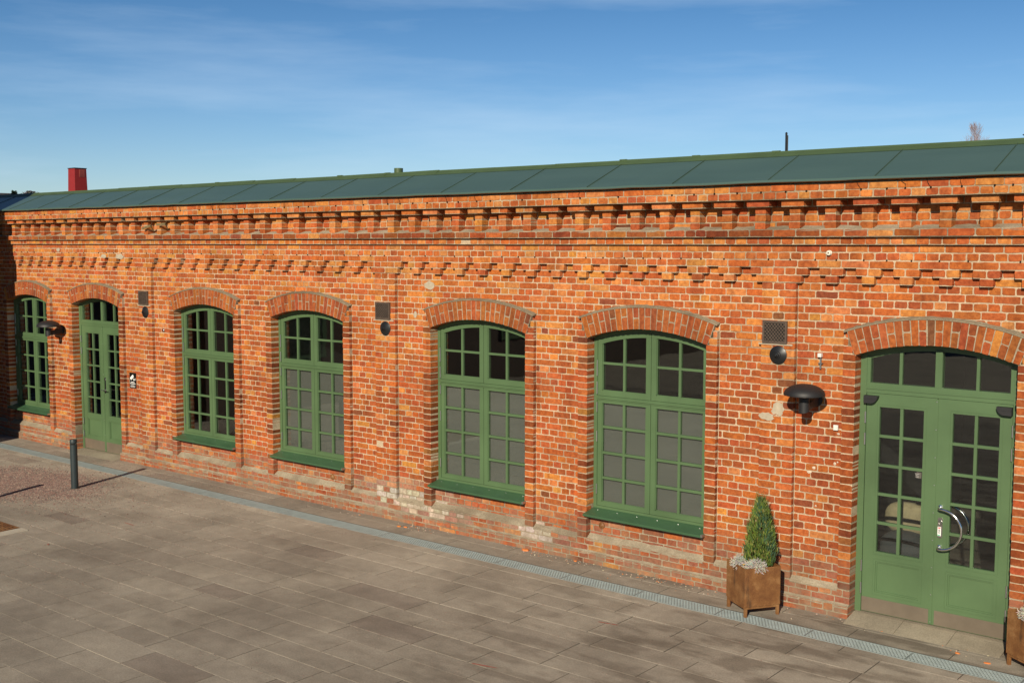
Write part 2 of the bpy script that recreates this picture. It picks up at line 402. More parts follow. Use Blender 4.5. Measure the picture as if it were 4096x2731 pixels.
def run(mb, a, b, i, header, phase, cf, cb, zone='wall', mfront=None, mback=None, e0=0, e1=0, zlo=None, zhi=None):
    """one course (index i) from a to b; bricks plus the bed of mortar behind them"""
    z0 = i * HC if zlo is None else zlo; z1 = (i + 1) * HC if zhi is None else zhi
    mf = cf + .0045 if mfront is None else mfront
    mbk = (.30 if mback is None else mback)
    mb.box(a + (e0 and .004), b - (e1 and .004), mf, mbk, z0, z1, mort_col((z0 + z1) / 2, zone), 1)
    for p, q in fill(a, b, header, phase):
        pp = p + (0 if (p == a and e0) else JV / 2); qq = q - (0 if (q == b and e1) else JV / 2)
        if qq - pp < .02: continue
        add_brick(mb, TW, pp, qq, z0 + JH / 2, z1 - JH / 2, cf, cb, brick_col((pp + qq) / 2, (z0 + z1) / 2, zone))

building = empty('brick_building', (warp(1.25 * 8), 0.0, -3.44))
tag(building, 'long low red brick workshop with green arched windows and dentilled brick cornice', 'building')

wall = MB(True)
X0, X1 = UMIN * H, UMAX * H
SUR = HWO + 1.05 * H
def cuts_at(zm, z0):
    """everything the plain panels make room for at this height"""
    cs = []
    for uc, kind in OPEN:
        c = uc * H
        if zm < -.713 + .02: cs.append((c - SUR, c + SUR))
        elif zm < CZ + RO - .02:
            ro = RO - .05
            hx = math.sqrt(max(0, ro * ro - (zm - CZ) ** 2))
            cs.append((c - min(hx, SUR) , c + min(hx, SUR)))
    for p in PIL: cs.append(((p + .5) * H, (p + 3.5) * H))
    return cs
# panels
for i in range(-40, 0):
    z0 = i * HC; zm = z0 + HC / 2; header = (i % 2 != 0)
    if i == -40: continue
    for a, b in subtract((X0, X1), cuts_at(zm, z0)):
        run(wall, a, b, i, header, H * (.5 if header else (0 if (i // 2) % 2 else H and 1.0)), 0.0, .012)
# row -40 sits half behind the mortar fillet
for a, b in subtract((X0, X1), cuts_at(-3.1, 0)): run(wall, a, b, -40, True, 0, 0.0, .012)
# aprons under the window boards, set back
for uc, kind in OPEN:
    if kind != 'window': continue
    c = uc * H
    for i in range(-40, -36):
        run(wall, c - HWO, c + HWO, i, i % 2 != 0, H * (.5 if i % 2 else 0), .03, .042, 'plinth')
# plinth: two courses flush with the pilasters, two more further out, sloped mortar weatherings
doors = [(uc * H - HWO, uc * H + HWO) for uc, k in OPEN if k == 'door']
doors2 = [(a - .0, b + .0) for a, b in doors]
for a, b in subtract((X0, X1), doors):
    run(wall, a, b, -41, True, 0, -.052, .115, 'plinth', e0=1, e1=1); run(wall, a, b, -42, False, H * .3, -.052, .115, 'plinth', e0=1, e1=1)
    run(wall, a, b, -43, True, H * .5, -.092, .115, 'plinth', e0=1, e1=1); run(wall, a, b, -44, False, 0, -.092, .115, 'plinth', e0=1, e1=1, zlo=-3.46)
def fillet(mb, a, b, y0, z0, y1, z1, c=(.40, .345, .26), seg=.12):
    n = max(2, int((b - a) / seg)); vs = []; fs = []
    for k in range(n + 1):
        x = a + (b - a) * k / n
        vs += [(x, y0, z0 + U(-.007, .007)), (x, (y0 + y1) / 2 + U(-.006, .006), (z0 + z1) / 2 + U(-.004, .004)), (x, y1 + U(-.004, .002), z1 + U(-.008, .004)), (x, y1 + .004, z1 - .02)]
    for k in range(n):
        for t in range(3):
            q = 4 * k + t; fs.append((q, q + 1, q + 5, q + 4))
    mb.add(vs, fs, c, 1)
for a, b in subtract((X0, X1), doors):
    segs = subtract((a, b), [((p + .5) * H, (p + 3.5) * H) for p in PIL] + [(uc * H - SUR, uc * H + SUR) for uc, k in OPEN])
    for p, q in segs: fillet(wall, p, q, .003, -3.112, -.055, -3.160)
    fillet(wall, a, b, -.049, -3.292, -.094, -3.322)
for uc, k in OPEN:
    if k == 'window': fillet(wall, uc * H - HWO, uc * H + HWO, .034, -3.095, -.055, -3.160)

# stepped corbel table + frieze + cornice -------------------------------------------------
for n in range(UMIN // 3, UMAX // 3):
    u = 3 * n
    base = n % 15
    if base == 12: continue
    wdt = 4 if base == 11 else 1
    a, b = u * H, (u + wdt) * H
    # lowest nub (i = 0) and the recessed stretcher beside it
    run(wall, a, b, 0, wdt == 1, a, -.064, .002, e0=1, e1=1)
    nxt = (u + (6 if wdt == 4 else 3)) * H
    run(wall, b, nxt, 0, False, b, 0.0, .012)
    # the pair above it (i = 1)
    run(wall, a - .5 * H, b + .5 * H, 1, True, a - .5 * H, -.064, .002, e0=1, e1=1)
    run(wall, b + .5 * H, nxt - .5 * H, 1, True, b + .5 * H, 0.0, .012)
run(wall, X0, X1, 2, False, H * .5, -.064, .0)
run(wall, X0, X1, 3, True, 0, -.064, -.035)
run(wall, X0, X1, 4, False, H * .5, -.064, -.035)
run(wall, X0, X1, 5, True, H * .3, -.110, -.05)
run(wall, X0, X1, 6, False, H * .8, -.163, -.09, 'ledge')
fillet(wall, X0, X1, .004, 7 * HC + .038, -.161, 7 * HC - .012)
for i in (7, 8, 9, 10):
    run(wall, X0, X1, i, i % 2 == 0, H * (i % 3) * .5, 0.0, .012, 'ledge' if i == 7 else 'wall')
for n in range(UMIN // 3, UMAX // 3):
    c = (3 * n + .5) * H
    for i in (7, 8, 9): run(wall, c - H / 2 + .004, c + H / 2 - .004, i, True, c - H / 2, -.120, .0, mback=.01, e0=1, e1=1)
    run(wall, c - .128, c + .128, 10, False, c - .13, -.182, .0, mback=.01, e0=1, e1=1, zlo=10 * HC - .004, zhi=10.85 * HC)
run(wall, X0, X1, 11, True, H * .2, -.235, -.10, mback=.1, zlo=10.87 * HC, zhi=11.85 * HC)
run(wall, X0, X1, 12, False, H * .9, -.235, -.10, mback=.1, zlo=11.85 * HC, zhi=12.8 * HC)
run(wall, X0, X1, 13, True, H * .4, -.20, -.10, mback=.1, zlo=12.8 * HC, zhi=13.5 * HC)
# little dark netting hooks left in the joints
x = X0
while x < X1:
    if R() < .8:
        xx = x + U(-.02, .02); wall.box(xx - .006, xx + .006, -.074, -.03, 3 * HC - .004, 3 * HC + .012, (.03, .025, .02), 1)
    if R() < .7:
        xx = x + U(-.06, .06); wall.box(xx - .007, xx + .007, -.247, -.2, 11.85 * HC - .008, 11.85 * HC + .010, (.03, .025, .02), 1)
        if R() < .5: wall.tube([(xx, -.237, 11.85 * HC), (xx - .02 + U(-.01, .03), -.25, 11.85 * HC + .04), (xx + U(-.05, .01), -.24, 11.85 * HC + U(.06, .09))], .0022, 4, (.04, .03, .02), 1)
    x += .26
wall.build('wall', [M['brick'], M['mortar']], building, colattr=True)
# repaired cement patches on the face
def blob(mb, cx, y, cz, rx, rz, n=14, c=(.42, .37, .29)):
    vs = [(cx, y - .004, cz)] + [(cx + rx * (1 + U(-.22, .2)) * math.cos(t), y, cz + rz * (1 + U(-.22, .2)) * math.sin(t)) for t in [2 * math.pi * k / n for k in range(n)]]
    mb.add(vs, [(0, k + 1, (k + 1) % n + 1) for k in range(n)], c)
def patch(*a):
    pt = MB(True); blob(pt, *a); pt.build('mortar_patch', M['render'], building)
patch(11.2, -.004, -.155, .10, .055); patch(10.32, -.004, -.31, .075, .05); patch(16.27, -.0565, -1.34, .075, .07); patch(16.14, -.0565, -1.43, .085, .045)
patch(3.82, -.0685, .18, .13, .05); patch(3.3, -.0685, .18, .09, .04); patch(4.4, -.004, -1.33, .06, .045); patch(1.7, -.0685, .29, .06, .04)
patch(10.93, -.004, -.56, .03, .045)

def scar(x, y, z, r):
    q = MB(True); blob(q, x, y, z, r, r * U(.5, 1.0), 7); q.build('paint_scar', M['render2'], building)
for x, y, z, r in ((16.62, -.006, -1.98, .030), (16.67, -.006, -1.93, .018), (16.58, -.006, -1.80, .014), (16.78, -.006, -1.83, .012), (16.90, -.006, -1.86, .016), (16.93, -.006, -1.84, .010), (16.93, -.006, -1.545, .016), (16.70, -.006, -2.33, .012)): scar(x, y, z, r)

# pilasters ------------------------------------------------------------------------------
for p in PIL:
    m_ = MB(True)
    for i in range(-40, 0):
        hd = (i % 2 != 0); a, b = (p + .5) * H, (p + 3.5) * H
        z = (i + .5) * HC
        mm = mort_col(z)
        m_.box(a + .004, b - .004, -.0475, .28, i * HC, (i + 1) * HC, mm, 1)
        parts = [(a, a + H), (a + H, b - H), (b - H, b)] if hd else [(a, (a + b) / 2), ((a + b) / 2, b)]
        for s, e in parts:
            s2 = s + (0 if s == a else JV / 2) + .001; e2 = e - (0 if e == b else JV / 2) - .001
            add_brick(m_, TW, s2, e2, i * HC + JH / 2, (i + 1) * HC - JH / 2, -.052, .002, brick_col((s + e) / 2, z))
    m_.build('pilaster', [M['brick'], M['mortar']], building, colattr=True)

# surrounds: strips and segmental arches -------------------------------------------------------
for uc, kind in OPEN:
    c = uc * H; m_ = MB(True)
    lo = -40
    for i in range(lo, -9):
        for sd in (-1, 1):
            a, b = (c - SUR, c - HWO) if sd < 0 else (c + HWO, c + SUR)
            z = (i + .5) * HC
            m_.box(a + .004, b - .004, -.0475, .29, i * HC, (i + 1) * HC, mort_col(z), 1)
            dk = .95 if R() < .6 else .6
            cc = tuple(k * dk for k in brick_col(c, z))
            add_brick(m_, TW, a + .001, b - .001, i * HC + JH / 2, (i + 1) * HC - JH / 2, -.052, .115 if i * HC > -2.83 or kind == 'door' else .045, cc)
    for i in range(-9, -6):          # skewback bricks beside the springing
        z = (i + .5) * HC
        sk = HWO + (SUR - HWO) * max(0, min(1, (z + .713) / .235)) + .012
        for sd in (-1, 1):
            a, b = (c - SUR, c - sk) if sd < 0 else (c + sk, c + SUR)
            if b - a > .03:
                m_.box(a + .004, b - .001, -.0475, .1, i * HC, (i + 1) * HC, mort_col(z), 1)
                add_brick(m_, TW, a + .001, b - .001, i * HC + JH / 2, (i + 1) * HC - JH / 2, -.052, .01, brick_col(c, z))
    # ring
    A = math.radians(19.35); nv = 22; st = 2 * A / nv; mc = mort_col(0, 'arch')
    def TA(off):
        def f(a, b, y):
            return (c + b * math.sin(a / 2.6), y, CZ + b * math.cos(a / 2.6))
        return f
    T = TA(0)
    n = 40; vs = []; fs = []
    for k in range(n + 1):
        t = -A + 2 * A * k / n
        for r in (RI + .003, RO - .002):
            for y in (-.0475, .29): vs.append((c + r * math.sin(t), y, CZ + r * math.cos(t)))
    for k in range(n):
        q = 4 * k; fs += [(q, q + 4, q + 6, q + 2), (q + 2, q + 6, q + 7, q + 3), (q, q + 1, q + 5, q + 4), (q + 1, q + 3, q + 7, q + 5)]
    fs += [(0, 2, 3, 1), (4 * n, 4 * n + 1, 4 * n + 3, 4 * n + 2)]
    m_.add(vs, fs, mc, 1)
    for k in range(nv):
        a0 = (-A + st * k) * 2.6 + JV * .45; a1 = (-A + st * (k + 1)) * 2.6 - JV * .45
        if k % 2 == 0: add_brick(m_, T, a0, a1, RI, RO - .004, -.052, .115, brick_col(c, -.4, 'arch'))
        else:
            md = (RI + RO) / 2 + U(-.02, .02)
            add_brick(m_, T, a0, a1, RI, md - JH / 2, -.052, .115, brick_col(c, -.4, 'arch'))
            add_brick(m_, T, a0, a1, md + JH / 2, RO - .004, -.052, .1, brick_col(c, -.4, 'arch'))
    # mortar weathering on the back of the arch
    n = 44; vs = []; fs = []; A2 = A + .012
    for k in range(n + 1):
        t = -A2 + 2 * A2 * k / n
        for r, y in ((RO - .008, -.058), (RO + .004, -.058 + U(-.003, .003)), (RO + .014 + U(-.004, .004), -.025), (RO + .024 + U(-.006, .006), .004), (RO - .008, .004)):
            vs.append((c + r * math.sin(t), y, CZ + r * math.cos(t)))
    for k in range(n):
        for t in range(4): q = 5 * k + t; fs.append((q, q + 1, q + 6, q + 5))
    fs += [(4, 3, 2, 1, 0), (5 * n, 5 * n + 1, 5 * n + 2, 5 * n + 3, 5 * n + 4)]
    m_.add(vs, fs, (.27, .23, .165), 1)
    m_.build('brick_arch', [M['brick'], M['mortar']], building, colattr=True)

# ------------------------------------------------------------------ windows
GL = .100     # plane of the glass
def lin(a, b, n): return [a + (b - a) * k / (n - 1) for k in range(n)]
HI = simple('zinc_hinge', (.45, .46, .45), .35, .9, var=.1)
def make_window(c, blind):
    f = MB(True); zb = -2.80
    f.box(c - .80, c - .752, .068, .17, zb, zarc(.78) , ); f.box(c + .752, c + .80, .068, .17, zb, zarc(.78))
    f.ribbon([c + t for t in lin(-.80, .80, 33)], lambda x: zarc(x - c) + .02, lambda x: zarc(x - c, .046), .0695, .17)
    f.box(c - .752, c + .752, .07, .17, zb, -2.766)
    f.box(c - .752, c + .752, .066, .17, -1.470, -1.420); f.box(c - .752, c + .752, .054, .066, -1.452, -1.432)
    w = f.build('window', M['green'], building)
    for sd in (-1, 1):
        xi, xo = c + .003 * sd, c + .749 * sd          # meeting line and outer edge of the sash
        gi, go = c + .070 * sd, c + .688 * sd
        gm = (gi + go) / 2
        def bx(m_, a, b, *r): m_.box(min(a, b), max(a, b), *r)
        # upper sash
        s = MB(True); zt = lambda x: zarc(x - c, .049); zi = lambda x: zarc(x - c, .108)
        s.ribbon(sorted([xi + (xo - xi) * k / 16 for k in range(17)]), zt, zi, .0745, .14)
        bx(s, xi, gi, .0755, .141, -1.355, zarc(.03, .1)); bx(s, go, xo, .0755, .141, -1.355, zarc(.70, .1))
        bx(s, xi, xo, .0745, .14, -1.417, -1.354)
        bx(s, gm - .015, gm + .015, .083, .118, -1.354, zarc(gm - c, .10)); bx(s, gi, go, .0835, .1175, -1.038, -1.010)
        for a in (gi, go): bx(s, a, a + (.008 if a == min(gi, go) else -.008), .086, .1, -1.354, zarc(a - c, .1))
        bx(s, gi, go, .086, .1, -1.354, -1.346)
        s.build('sash', M['green'], w)
        g = MB(True); xs = sorted([gi + (go - gi) * k / 10 for k in range(11)])
        g.ribbon(xs, lambda x: zarc(x - c, .104), lambda x: -1.352, GL, GL + .004); g.build('pane', M['glass'], w)
        # lower sash
        s = MB(True)
        bx(s, xi, gi, .0755, .141, -2.71, -1.505); bx(s, go, xo, .0755, .141, -2.71, -1.505)
        bx(s, xi, xo, .0745, .14, -1.505, -1.473); bx(s, xi, xo, .0745, .14, -2.763, -2.71)
        bx(s, gm - .015, gm + .015, .083, .118, -2.71, -1.505)
        for z in (-1.796, -2.110, -2.418): bx(s, gi, go, .0835, .1175, z - .015, z + .015)
        for a in (gi, go): bx(s, a, a + (.008 if a == min(gi, go) else -.008), .086, .1, -2.71, -1.505)
        bx(s, gi, go, .086, .1, -2.71, -2.702)
        s.build('sash', M['green'], w)
        g = MB(True); bx(g, gi - .004 * sd, go + .004 * sd, GL, GL + .004, -2.712, -1.503); g.build('pane', M['glass'], w)
        # inner muntins of the secondary glazing edge, dark spacer
        for z0, z1 in ((-1.18, -1.02 + .03), (-1.40, -1.25), (-1.62, -1.50), (-1.98, -1.85), (-2.62, -2.5)):
            h = MB(True); xh = c + .752 * sd; h.tube([(xh, .062, z0), (xh, .062, z1)], .007, 8); h.build('hinge', HI, w)
        if blind:
            b = MB(True); bx(b, gi - .03 * sd, go + .03 * sd, .128, .131, -2.75, -1.475); b.build('blind', M['blind'], w)
    s = MB(True); xa, xb = c - .815, c + .812
    s.add([(xa + .02, .07, -2.795), (xb - .02, .07, -2.795), (xb, -.135, -2.845), (xa, -.135, -2.845), (xb, -.135, -2.871), (xa, -.135, -2.871), (xb, -.128, -2.871), (xa, -.128, -2.871), (xb, -.128, -2.853), (xa, -.128, -2.853), (xb - .02, .07, -2.803), (xa + .02, .07, -2.803)],
          [(0, 3, 2, 1), (3, 5, 4, 2), (5, 7, 6, 4), (7, 9, 8, 6), (9, 11, 10, 8), (0, 1, 10, 11), (1, 2, 4, 6, 8, 10), (0, 11, 9, 7, 5, 3)])
    sl = s.build('sill', M['sillgreen'], w)
    for t in lin(-.7, .7, 6):
        k = MB(True); k.lathe((c + t, .02, -2.8085), [(.006, 0), (.005, .003), (0, .005)], seg=8); k.build('sill_screw', HI, w)
    k = MB(True); k.box(xb - .012, xb + .012, -.140, -.06, -2.865, -2.835); k.build('sill_end_cap', HI, w)
    return w
YO = .026
for uc, kind in OPEN:
    if kind == 'window': make_window(uc * H, uc in (67.25, 92.7, 112.28, 157.25))

# ------------------------------------------------------------------ doors
def text_mesh(txt, size, loc, matl, name, parent, align='CENTER', sx=1.0, ex=.0006):
    cu = bpy.data.curves.new('t', 'FONT'); cu.body = txt; cu.size = size; cu.align_x = align; cu.extrude = ex; cu.offset = .0006 * size / .03
    ob = bpy.data.objects.new('t', cu); col.objects.link(ob)
    dg = bpy.context.evaluated_depsgraph_get(); me = bpy.data.meshes.new_from_object(ob.evaluated_get(dg))
    bpy.data.objects.remove(ob)
    me.transform(Matrix.Rotation(math.pi / 2, 4, 'X') @ Matrix.Diagonal((sx, 1, 1, 1)))
    o = parent['_o']; me.transform(Matrix.Translation((loc[0] - o[0], loc[1] - o[1], loc[2] - o[2])))
    me.materials.clear(); me.materials.append(matl)
    q = bpy.data.objects.new(name, me); col.objects.link(q); q.parent = parent; q['_o'] = o
    return q
def make_door(c, style):
    f = MB(True); zb = -3.385 if style == 'bow' else -3.42
    f.box(c - .80, c - .735, .068, .17, zb, zarc(.77)); f.box(c + .735, c + .80, .068, .17, zb, zarc(.77))
    f.ribbon([c + t for t in lin(-.80, .80, 33)], lambda x: zarc(x - c) + .02, lambda x: zarc(x - c, .032), .0695, .17)
    f.ribbon([c + t for t in lin(-.735, .735, 31)], lambda x: zarc(x - c, .032), lambda x: zarc(x - c, .068), .090, .15)
    f.box(c - .735, c + .735, .07, .17, -1.102, -1.035); f.box(c - .735, c + .735, .074, .165, -1.035, -1.0)
    f.box(c - .735, c + .735, .062, .07, -1.062, -1.045)
    f.box(c - .034, c + .034, .072, .15, -1.0, zarc(0, .06)); f.box(c - .725 - .01, c - .715 + .015, .076, .15, -1.0, zarc(.7, .06)); f.box(c + .70, c + .735, .076, .15, -1.0, zarc(.7, .06))
    for s in (-1, 1): f.box(c + s * .385 - .015, c + s * .385 + .015, .082, .12, -1.0, zarc(.385, .06))
    d = f.build('door', M['green'], building)
    g = MB(True); g.ribbon([c + t for t in lin(-.72, .72, 25)], lambda x: zarc(x - c, .06), lambda x: -1.002, GL, GL + .004); g.build('pane', M['glass'], d)
    ztop, zg0, zg1 = -1.106, -1.240, -2.732
    for sd in (-1, 1):
        xi = c + .006 * sd; xo = c + .730 * sd
        gi, go = (c - .135, c - .592) if sd < 0 else (c + .155, c + .612)
        gm = (gi + go) / 2
        s = MB(True)
        def bx(a, b, *r): s.box(min(a, b), max(a, b), *r)
        bx(xi, gi, .076, .12, zb + .012, ztop); bx(go, xo, .076, .12, zb + .012, ztop)
        bx(gi, go, .076, .12, zg0, ztop)
        bx(gi, go, .076, .12, -2.835, zg1)
        bx(gi, go, .076, .12, zb + .012, -3.155)
        # sunk bottom panel with its moulding
        bx(gi, go, .094, .118, -3.155, -2.835)
        for e in ((gi, gi + .014 * sd), (go - .014 * sd, go)): bx(e[0], e[1], .085, .1, -3.141, -2.849)
        bx(gi, go, .085, .1, -2.849, -2.835); bx(gi, go, .085, .1, -3.155, -3.141)
        # raised bead round the glass and the panel
        for (za, zc_) in ((zg0, zg1), (-2.835, -3.155)):
            bx(gi - .030 * sd, gi - .022 * sd, .0725, .077, zc_ - .03, za + .03); bx(go + .022 * sd, go + .030 * sd, .0725, .077, zc_ - .03, za + .03)
            bx(gi - .022 * sd, go + .022 * sd, .0725, .077, za + .022, za + .03); bx(gi - .022 * sd, go + .022 * sd, .0725, .077, zc_ - .03, zc_ - .022)
        bx(gm - .015, gm + .015, .082, .118, zg1, zg0)
        for k in range(1, 5):
            z = zg0 + (zg1 - zg0) * k / 5; bx(gi, go, .0825, .1175, z - .014, z + .014)
        if sd < 0: bx(c - .026, c + .008, .070, .0765, zb + .015, ztop - .004)
        leaf = s.build('door_leaf', M['green'], d)
        g = MB(True); g.box(min(gi, go) - .004, max(gi, go) + .004, GL, GL + .004, zg1 - .002, zg0 + .002); g.build('pane', M['glass'], d)
        kx = sorted((xi + .024 * sd if sd > 0 else c - .028, xo))
        k = MB(True); k.box(kx[0], kx[1], .0735, .0765, zb + .016, -3.222); k.build('kick_plate', M['kick'], d)
        for z0, z1 in ((-1.415, -1.298), (-1.638, -1.517), (-2.955, -2.84), (-3.19, -3.075)):
            h = MB(True); xh = c + .737 * sd
            h.tube([(xh, .060, z0), (xh, .060, z1)], .0085, 10); h.tube([(xh, .060, (z0 + z1) / 2 - .002), (xh, .060, (z0 + z1) / 2 + .002)], .0098, 10)
            h.build('hinge', HI, d)
    for z in lin(-1.14, zb + .04, 9):
        sc = MB(True); sc.lathe((c - .008, .0702, z), [(.0065, 0), (.005, .003), (0, .004)], 'y', 8); sc.build('screw_head', HI, d)
    if style == 'bow':
        # bow handles outside and inside
        for ys, yo, so in ((.076, -.01, 1), (.12, .205, -1)):
            h = MB(True); xc, zc_, r = c + .062, -2.378, .2
            P = [(xc, ys, zc_ + r), (xc, ys + (yo - ys) * .5, zc_ + r), (xc + .008, ys + (yo - ys) * .85, zc_ + r - .0)]
            for k in range(0, 25):
                t = math.pi / 2 - math.pi * k / 24
                P.append((xc + .03 + .215 * math.cos(t), yo, zc_ + r * math.sin(t)))
            P += [(xc + .008, ys + (yo - ys) * .85, zc_ - r), (xc, ys + (yo - ys) * .5, zc_ - r), (xc, ys, zc_ - r)]
            h.tube(P, .0135, 14)
            for s in (1, -1): h.lathe((xc, ys - (.004 if so > 0 else -.004), zc_ + s * r), [(.024, -.004), (.024, .004), (.018, .006)], 'y', 18)
            h.build('handle', M['chrome'], d, smooth='auto')
        l = MB(True)
        l.prism([(c + .040, -2.470), (c + .052, -2.484), (c + .078, -2.484), (c + .090, -2.470), (c + .090, -2.292), (c + .078, -2.278), (c + .052, -2.278), (c + .040, -2.292)], .068, .076)
        l.lathe((c + .066, .068, -2.330), [(.024, 0), (.024, .006), (.020, .012), (.012, .012), (.012, .008), (0, .008)], 'y', 22)
        l.build('lock_plate', M['steel'], d, smooth='auto')
        q = MB(True); q.box(c + .042, c + .076, .0655, .0675, -2.462, -2.372); q.build('lock_label', M['signwhite'], d)
        q = MB(True); q.box(c + .047, c + .071, .0645, .0655, -2.388, -2.377); q.build('label_print', M['red'], d)
        q = MB(True); q.box(c + .044, c + .068, .0645, .0655, -2.459, -2.450); q.build('label_print', M['teal'], d)
        q = MB(True)
        for k in range(9):
            z = -2.398 - k * .0052; q.box(c + .050, c + .050 + .018, .0645, .0655, z, z + U(.0015, .0032))
        q.build('label_print', M['signblack'], d)
        # black quarter-round closers
        for s, x in ((1, c - .742), (-1, c + .734)):
            q = MB(True); n = 9
            pts = [(x, -1.127), (x, -1.205)] + [(x + s * (.07 + .075 * math.sin(t)), -1.205 + .078 * (1 - math.cos(t))) for t in lin(0, math.pi / 2, n)]
            if s < 0: pts = list(reversed(pts))
            q.prism(pts, .012, .068)
            q.prism([(a, b) for a, b in ([(x + s * .0, -1.150), (x + s * .0, -1.160), (x + s * .135, -1.160), (x + s * .135, -1.150)][::s])], .008, .012)
            q.build('door_closer', M['softblack'], d)
        # small window sticker
        q = MB(True); q.box(c - .198, c - .148, .0965, .0985, -1.922, -1.862); st = q.build('sticker', simple('sticker_grey', (.10, .09, .08), .6, var=0), d)
        for k, (t, sz) in enumerate((('Schysta', .0145), ('villkor', .0145), ('i 2023', .0145))):
            text_mesh(t, sz, (c - .173, .096, -1.879 - k * .017), M['greytext'], 'sticker_text', d)
    else:
        l = MB(True); x = c + .05
        l.box(x - .022, x + .022, .070, .076, -2.32, -2.03); l.lathe((x, .070, -2.07), [(.018, 0), (.018, .008), (.01, .010), (0, .010)], 'y', 16)
        l.build('lock_plate', M['steel'], d)
        h = MB(True); h.tube([(x, .072, -2.26), (x, .02, -2.26), (x + .012, .012, -2.26), (x + .12, .012, -2.262)], .010, 10); h.tube([(x - .0, .012, -2.26), (x - .03, .012, -2.26)], .010, 10)
        h.build('handle', M['chrome'], d, smooth='auto')
    t = MB(True); yb = -.26; z1 = zb + .002
    xs = [c - .79, c - .26, c + .27, c + .79]
    for p_, q_ in zip(xs, xs[1:]):
        t.add([(p_ + .003, yb, -3.4385), (q_ - .003, yb, -3.4385), (q_ - .003, .02, z1), (p_ + .003, .02, z1), (q_ - .003, .14, z1 + .001), (p_ + .003, .14, z1 + .001), (p_ + .003, yb, -3.47), (q_ - .003, yb, -3.47), (q_ - .003, .14, -3.47), (p_ + .003, .14, -3.47)],
              [(0, 1, 2, 3), (3, 2, 4, 5), (6, 7, 1, 0), (0, 3, 5, 9, 6), (1, 7, 8, 4, 2)], (.335, .292, .225))
    t.build('threshold', M['slab'], d, colattr=True)
    return d
for uc, kind in OPEN:
    if kind == 'door': make_door(uc * H, 'bow' if uc > 100 else 'lever')

YO = 0.0
# ------------------------------------------------------------------ roof
rf = MB(True); eY, eZ, rY, rZ = -.300, 1.052, .50, 1.385
xa, xb = X0 - .2, X1 + .2
n = 90; vs = []; fs = []
for k in range(n + 1):
    x = xa + (xb - xa) * k / n; wv = U(-.004, .004)
    vs += [(x, eY + .02, eZ - .03 + wv), (x, eY, eZ - .022 + wv), (x, eY, eZ + wv), (x, rY, rZ), (x, 1.5, 1.00)]
for k in range(n):
    for t in range(4): q = 5 * k + t; fs.append((q, q + 5, q + 6, q + 1))
rf.add(vs, fs)
rf.box(xa, xb, 1.4, 9.0, .93, .99)
rf.box(xa, xb, -.285, -.12, 1.028, 1.034)      # boarded underside
rf.box(xa, xb, -.12, .3, 1.034, 1.05)
roof = rf.build('roof', M['roof'], building)
k0 = 18.50; M['seam'] = simple('roof_seam_metal', (.045, .075, .05), .5)
k = -4
while k0 - 1.1375 * k > xa:
    x = k0 - 1.1375 * k; k += 1
    if x > xb: continue
    sm = MB(True)
    sm.add([(x - .004, eY, eZ + .001), (x + .004, eY, eZ + .001), (x + .004, rY, rZ + .001), (x - .004, rY, rZ + .001), (x - .004, eY, eZ + .008), (x + .004, eY, eZ + .008), (x + .004, rY, rZ + .008), (x - .004, rY, rZ + .008)],
           [(0, 1, 5, 4), (1, 2, 6, 5), (3, 0, 4, 7), (4, 5, 6, 7), (2, 3, 7, 6)])
    sm.build('roof_seam', M['seam'], roof)
rd = MB(True)
x = xa
while x < xb:
    L_ = 1.0; h0 = U(-.004, .004); y0 = rY - .10; z0 = eZ + (y0 - eY) * (rZ - eZ) / (rY - eY)
    e = min(x + L_ + .015, xb); h1 = h0 + U(-.004, .006)
    rd.add([(x, y0, z0 + .004), (e, y0, z0 + .004), (e, rY - .012, rZ + .012 + h1), (x, rY - .012, rZ + .012 + h0), (e, rY + .004, rZ + .028 + h1), (x, rY + .004, rZ + .028 + h0), (e, rY + .03, rZ + .022 + h1), (x, rY + .03, rZ + .022 + h0), (e, rY + .12, rZ - .04), (x, rY + .12, rZ - .04)],
           [(0, 1, 2, 3), (3, 2, 4, 5), (5, 4, 6, 7), (7, 6, 8, 9)])
    if R() < .35: rd.box(x - .03, x + .06, rY - .01, rY + .03, rZ + .02, rZ + .036)
    x += L_
rd.build('ridge_capping', M['ridge'], roof)
# red ventilation tower, green and black pipes, cowl
v = MB()
v.obox(-8.27 - .21, 6.21, .21, .21, .95, 2.525, 0, tx=.84)
cx, cy = -8.48, 6.21
ch = v.build('ventilation_tower', M['redmetal'], roof)
v = MB()
v.box(cx - .19, cx + .19, cy - .19, cy + .19, 2.525, 2.545); v.build('cap', M['black'], roof)
v = MB()
for k in range(8):
    z = 2.30 + k * .024; xx = cx + .21 - (z - .95) / 1.575 * .034 + .004
    v.box(xx - .006, xx + .008, cy - .04, cy + .12, z, z + .012)
v.box(cx + .174, cx + .186, cy - .045, cy + .125, 2.285, 2.50)
v.build('louvre', simple('faded_red_louvre', (.34, .07, .055), .6), roof)
v = MB(); v.lathe((9.61, 1.0, .95), [(.066, 0), (.066, .57)], seg=24); v.build('vent_pipe', M['ridge'], roof, smooth='auto')
v = MB(); v.tube([(15.822, 1.0, 1.0), (15.822, 1.0, 1.655)], .0125, 10, caps=True); v.tube([(15.84, 1.0, 1.0), (15.84, 1.0, 1.63)], .006, 8); v.lathe((15.822, 1.0, 1.650), [(.013, 0), (.014, .006), (.006, .016), (0, .017)], seg=12)
v.build('black_pipe', M['black'], roof, smooth='auto')
v = MB(); v.lathe((18.50, 1.0, 1.0), [(.035, 0), (.035, .46)], seg=18); v.lathe((18.50, 1.0, 1.46), [(.09, 0), (.135, .02), (.10, .045), (.0, .075)], seg=24); v.build('cowl', M['black'], roof, smooth='auto')

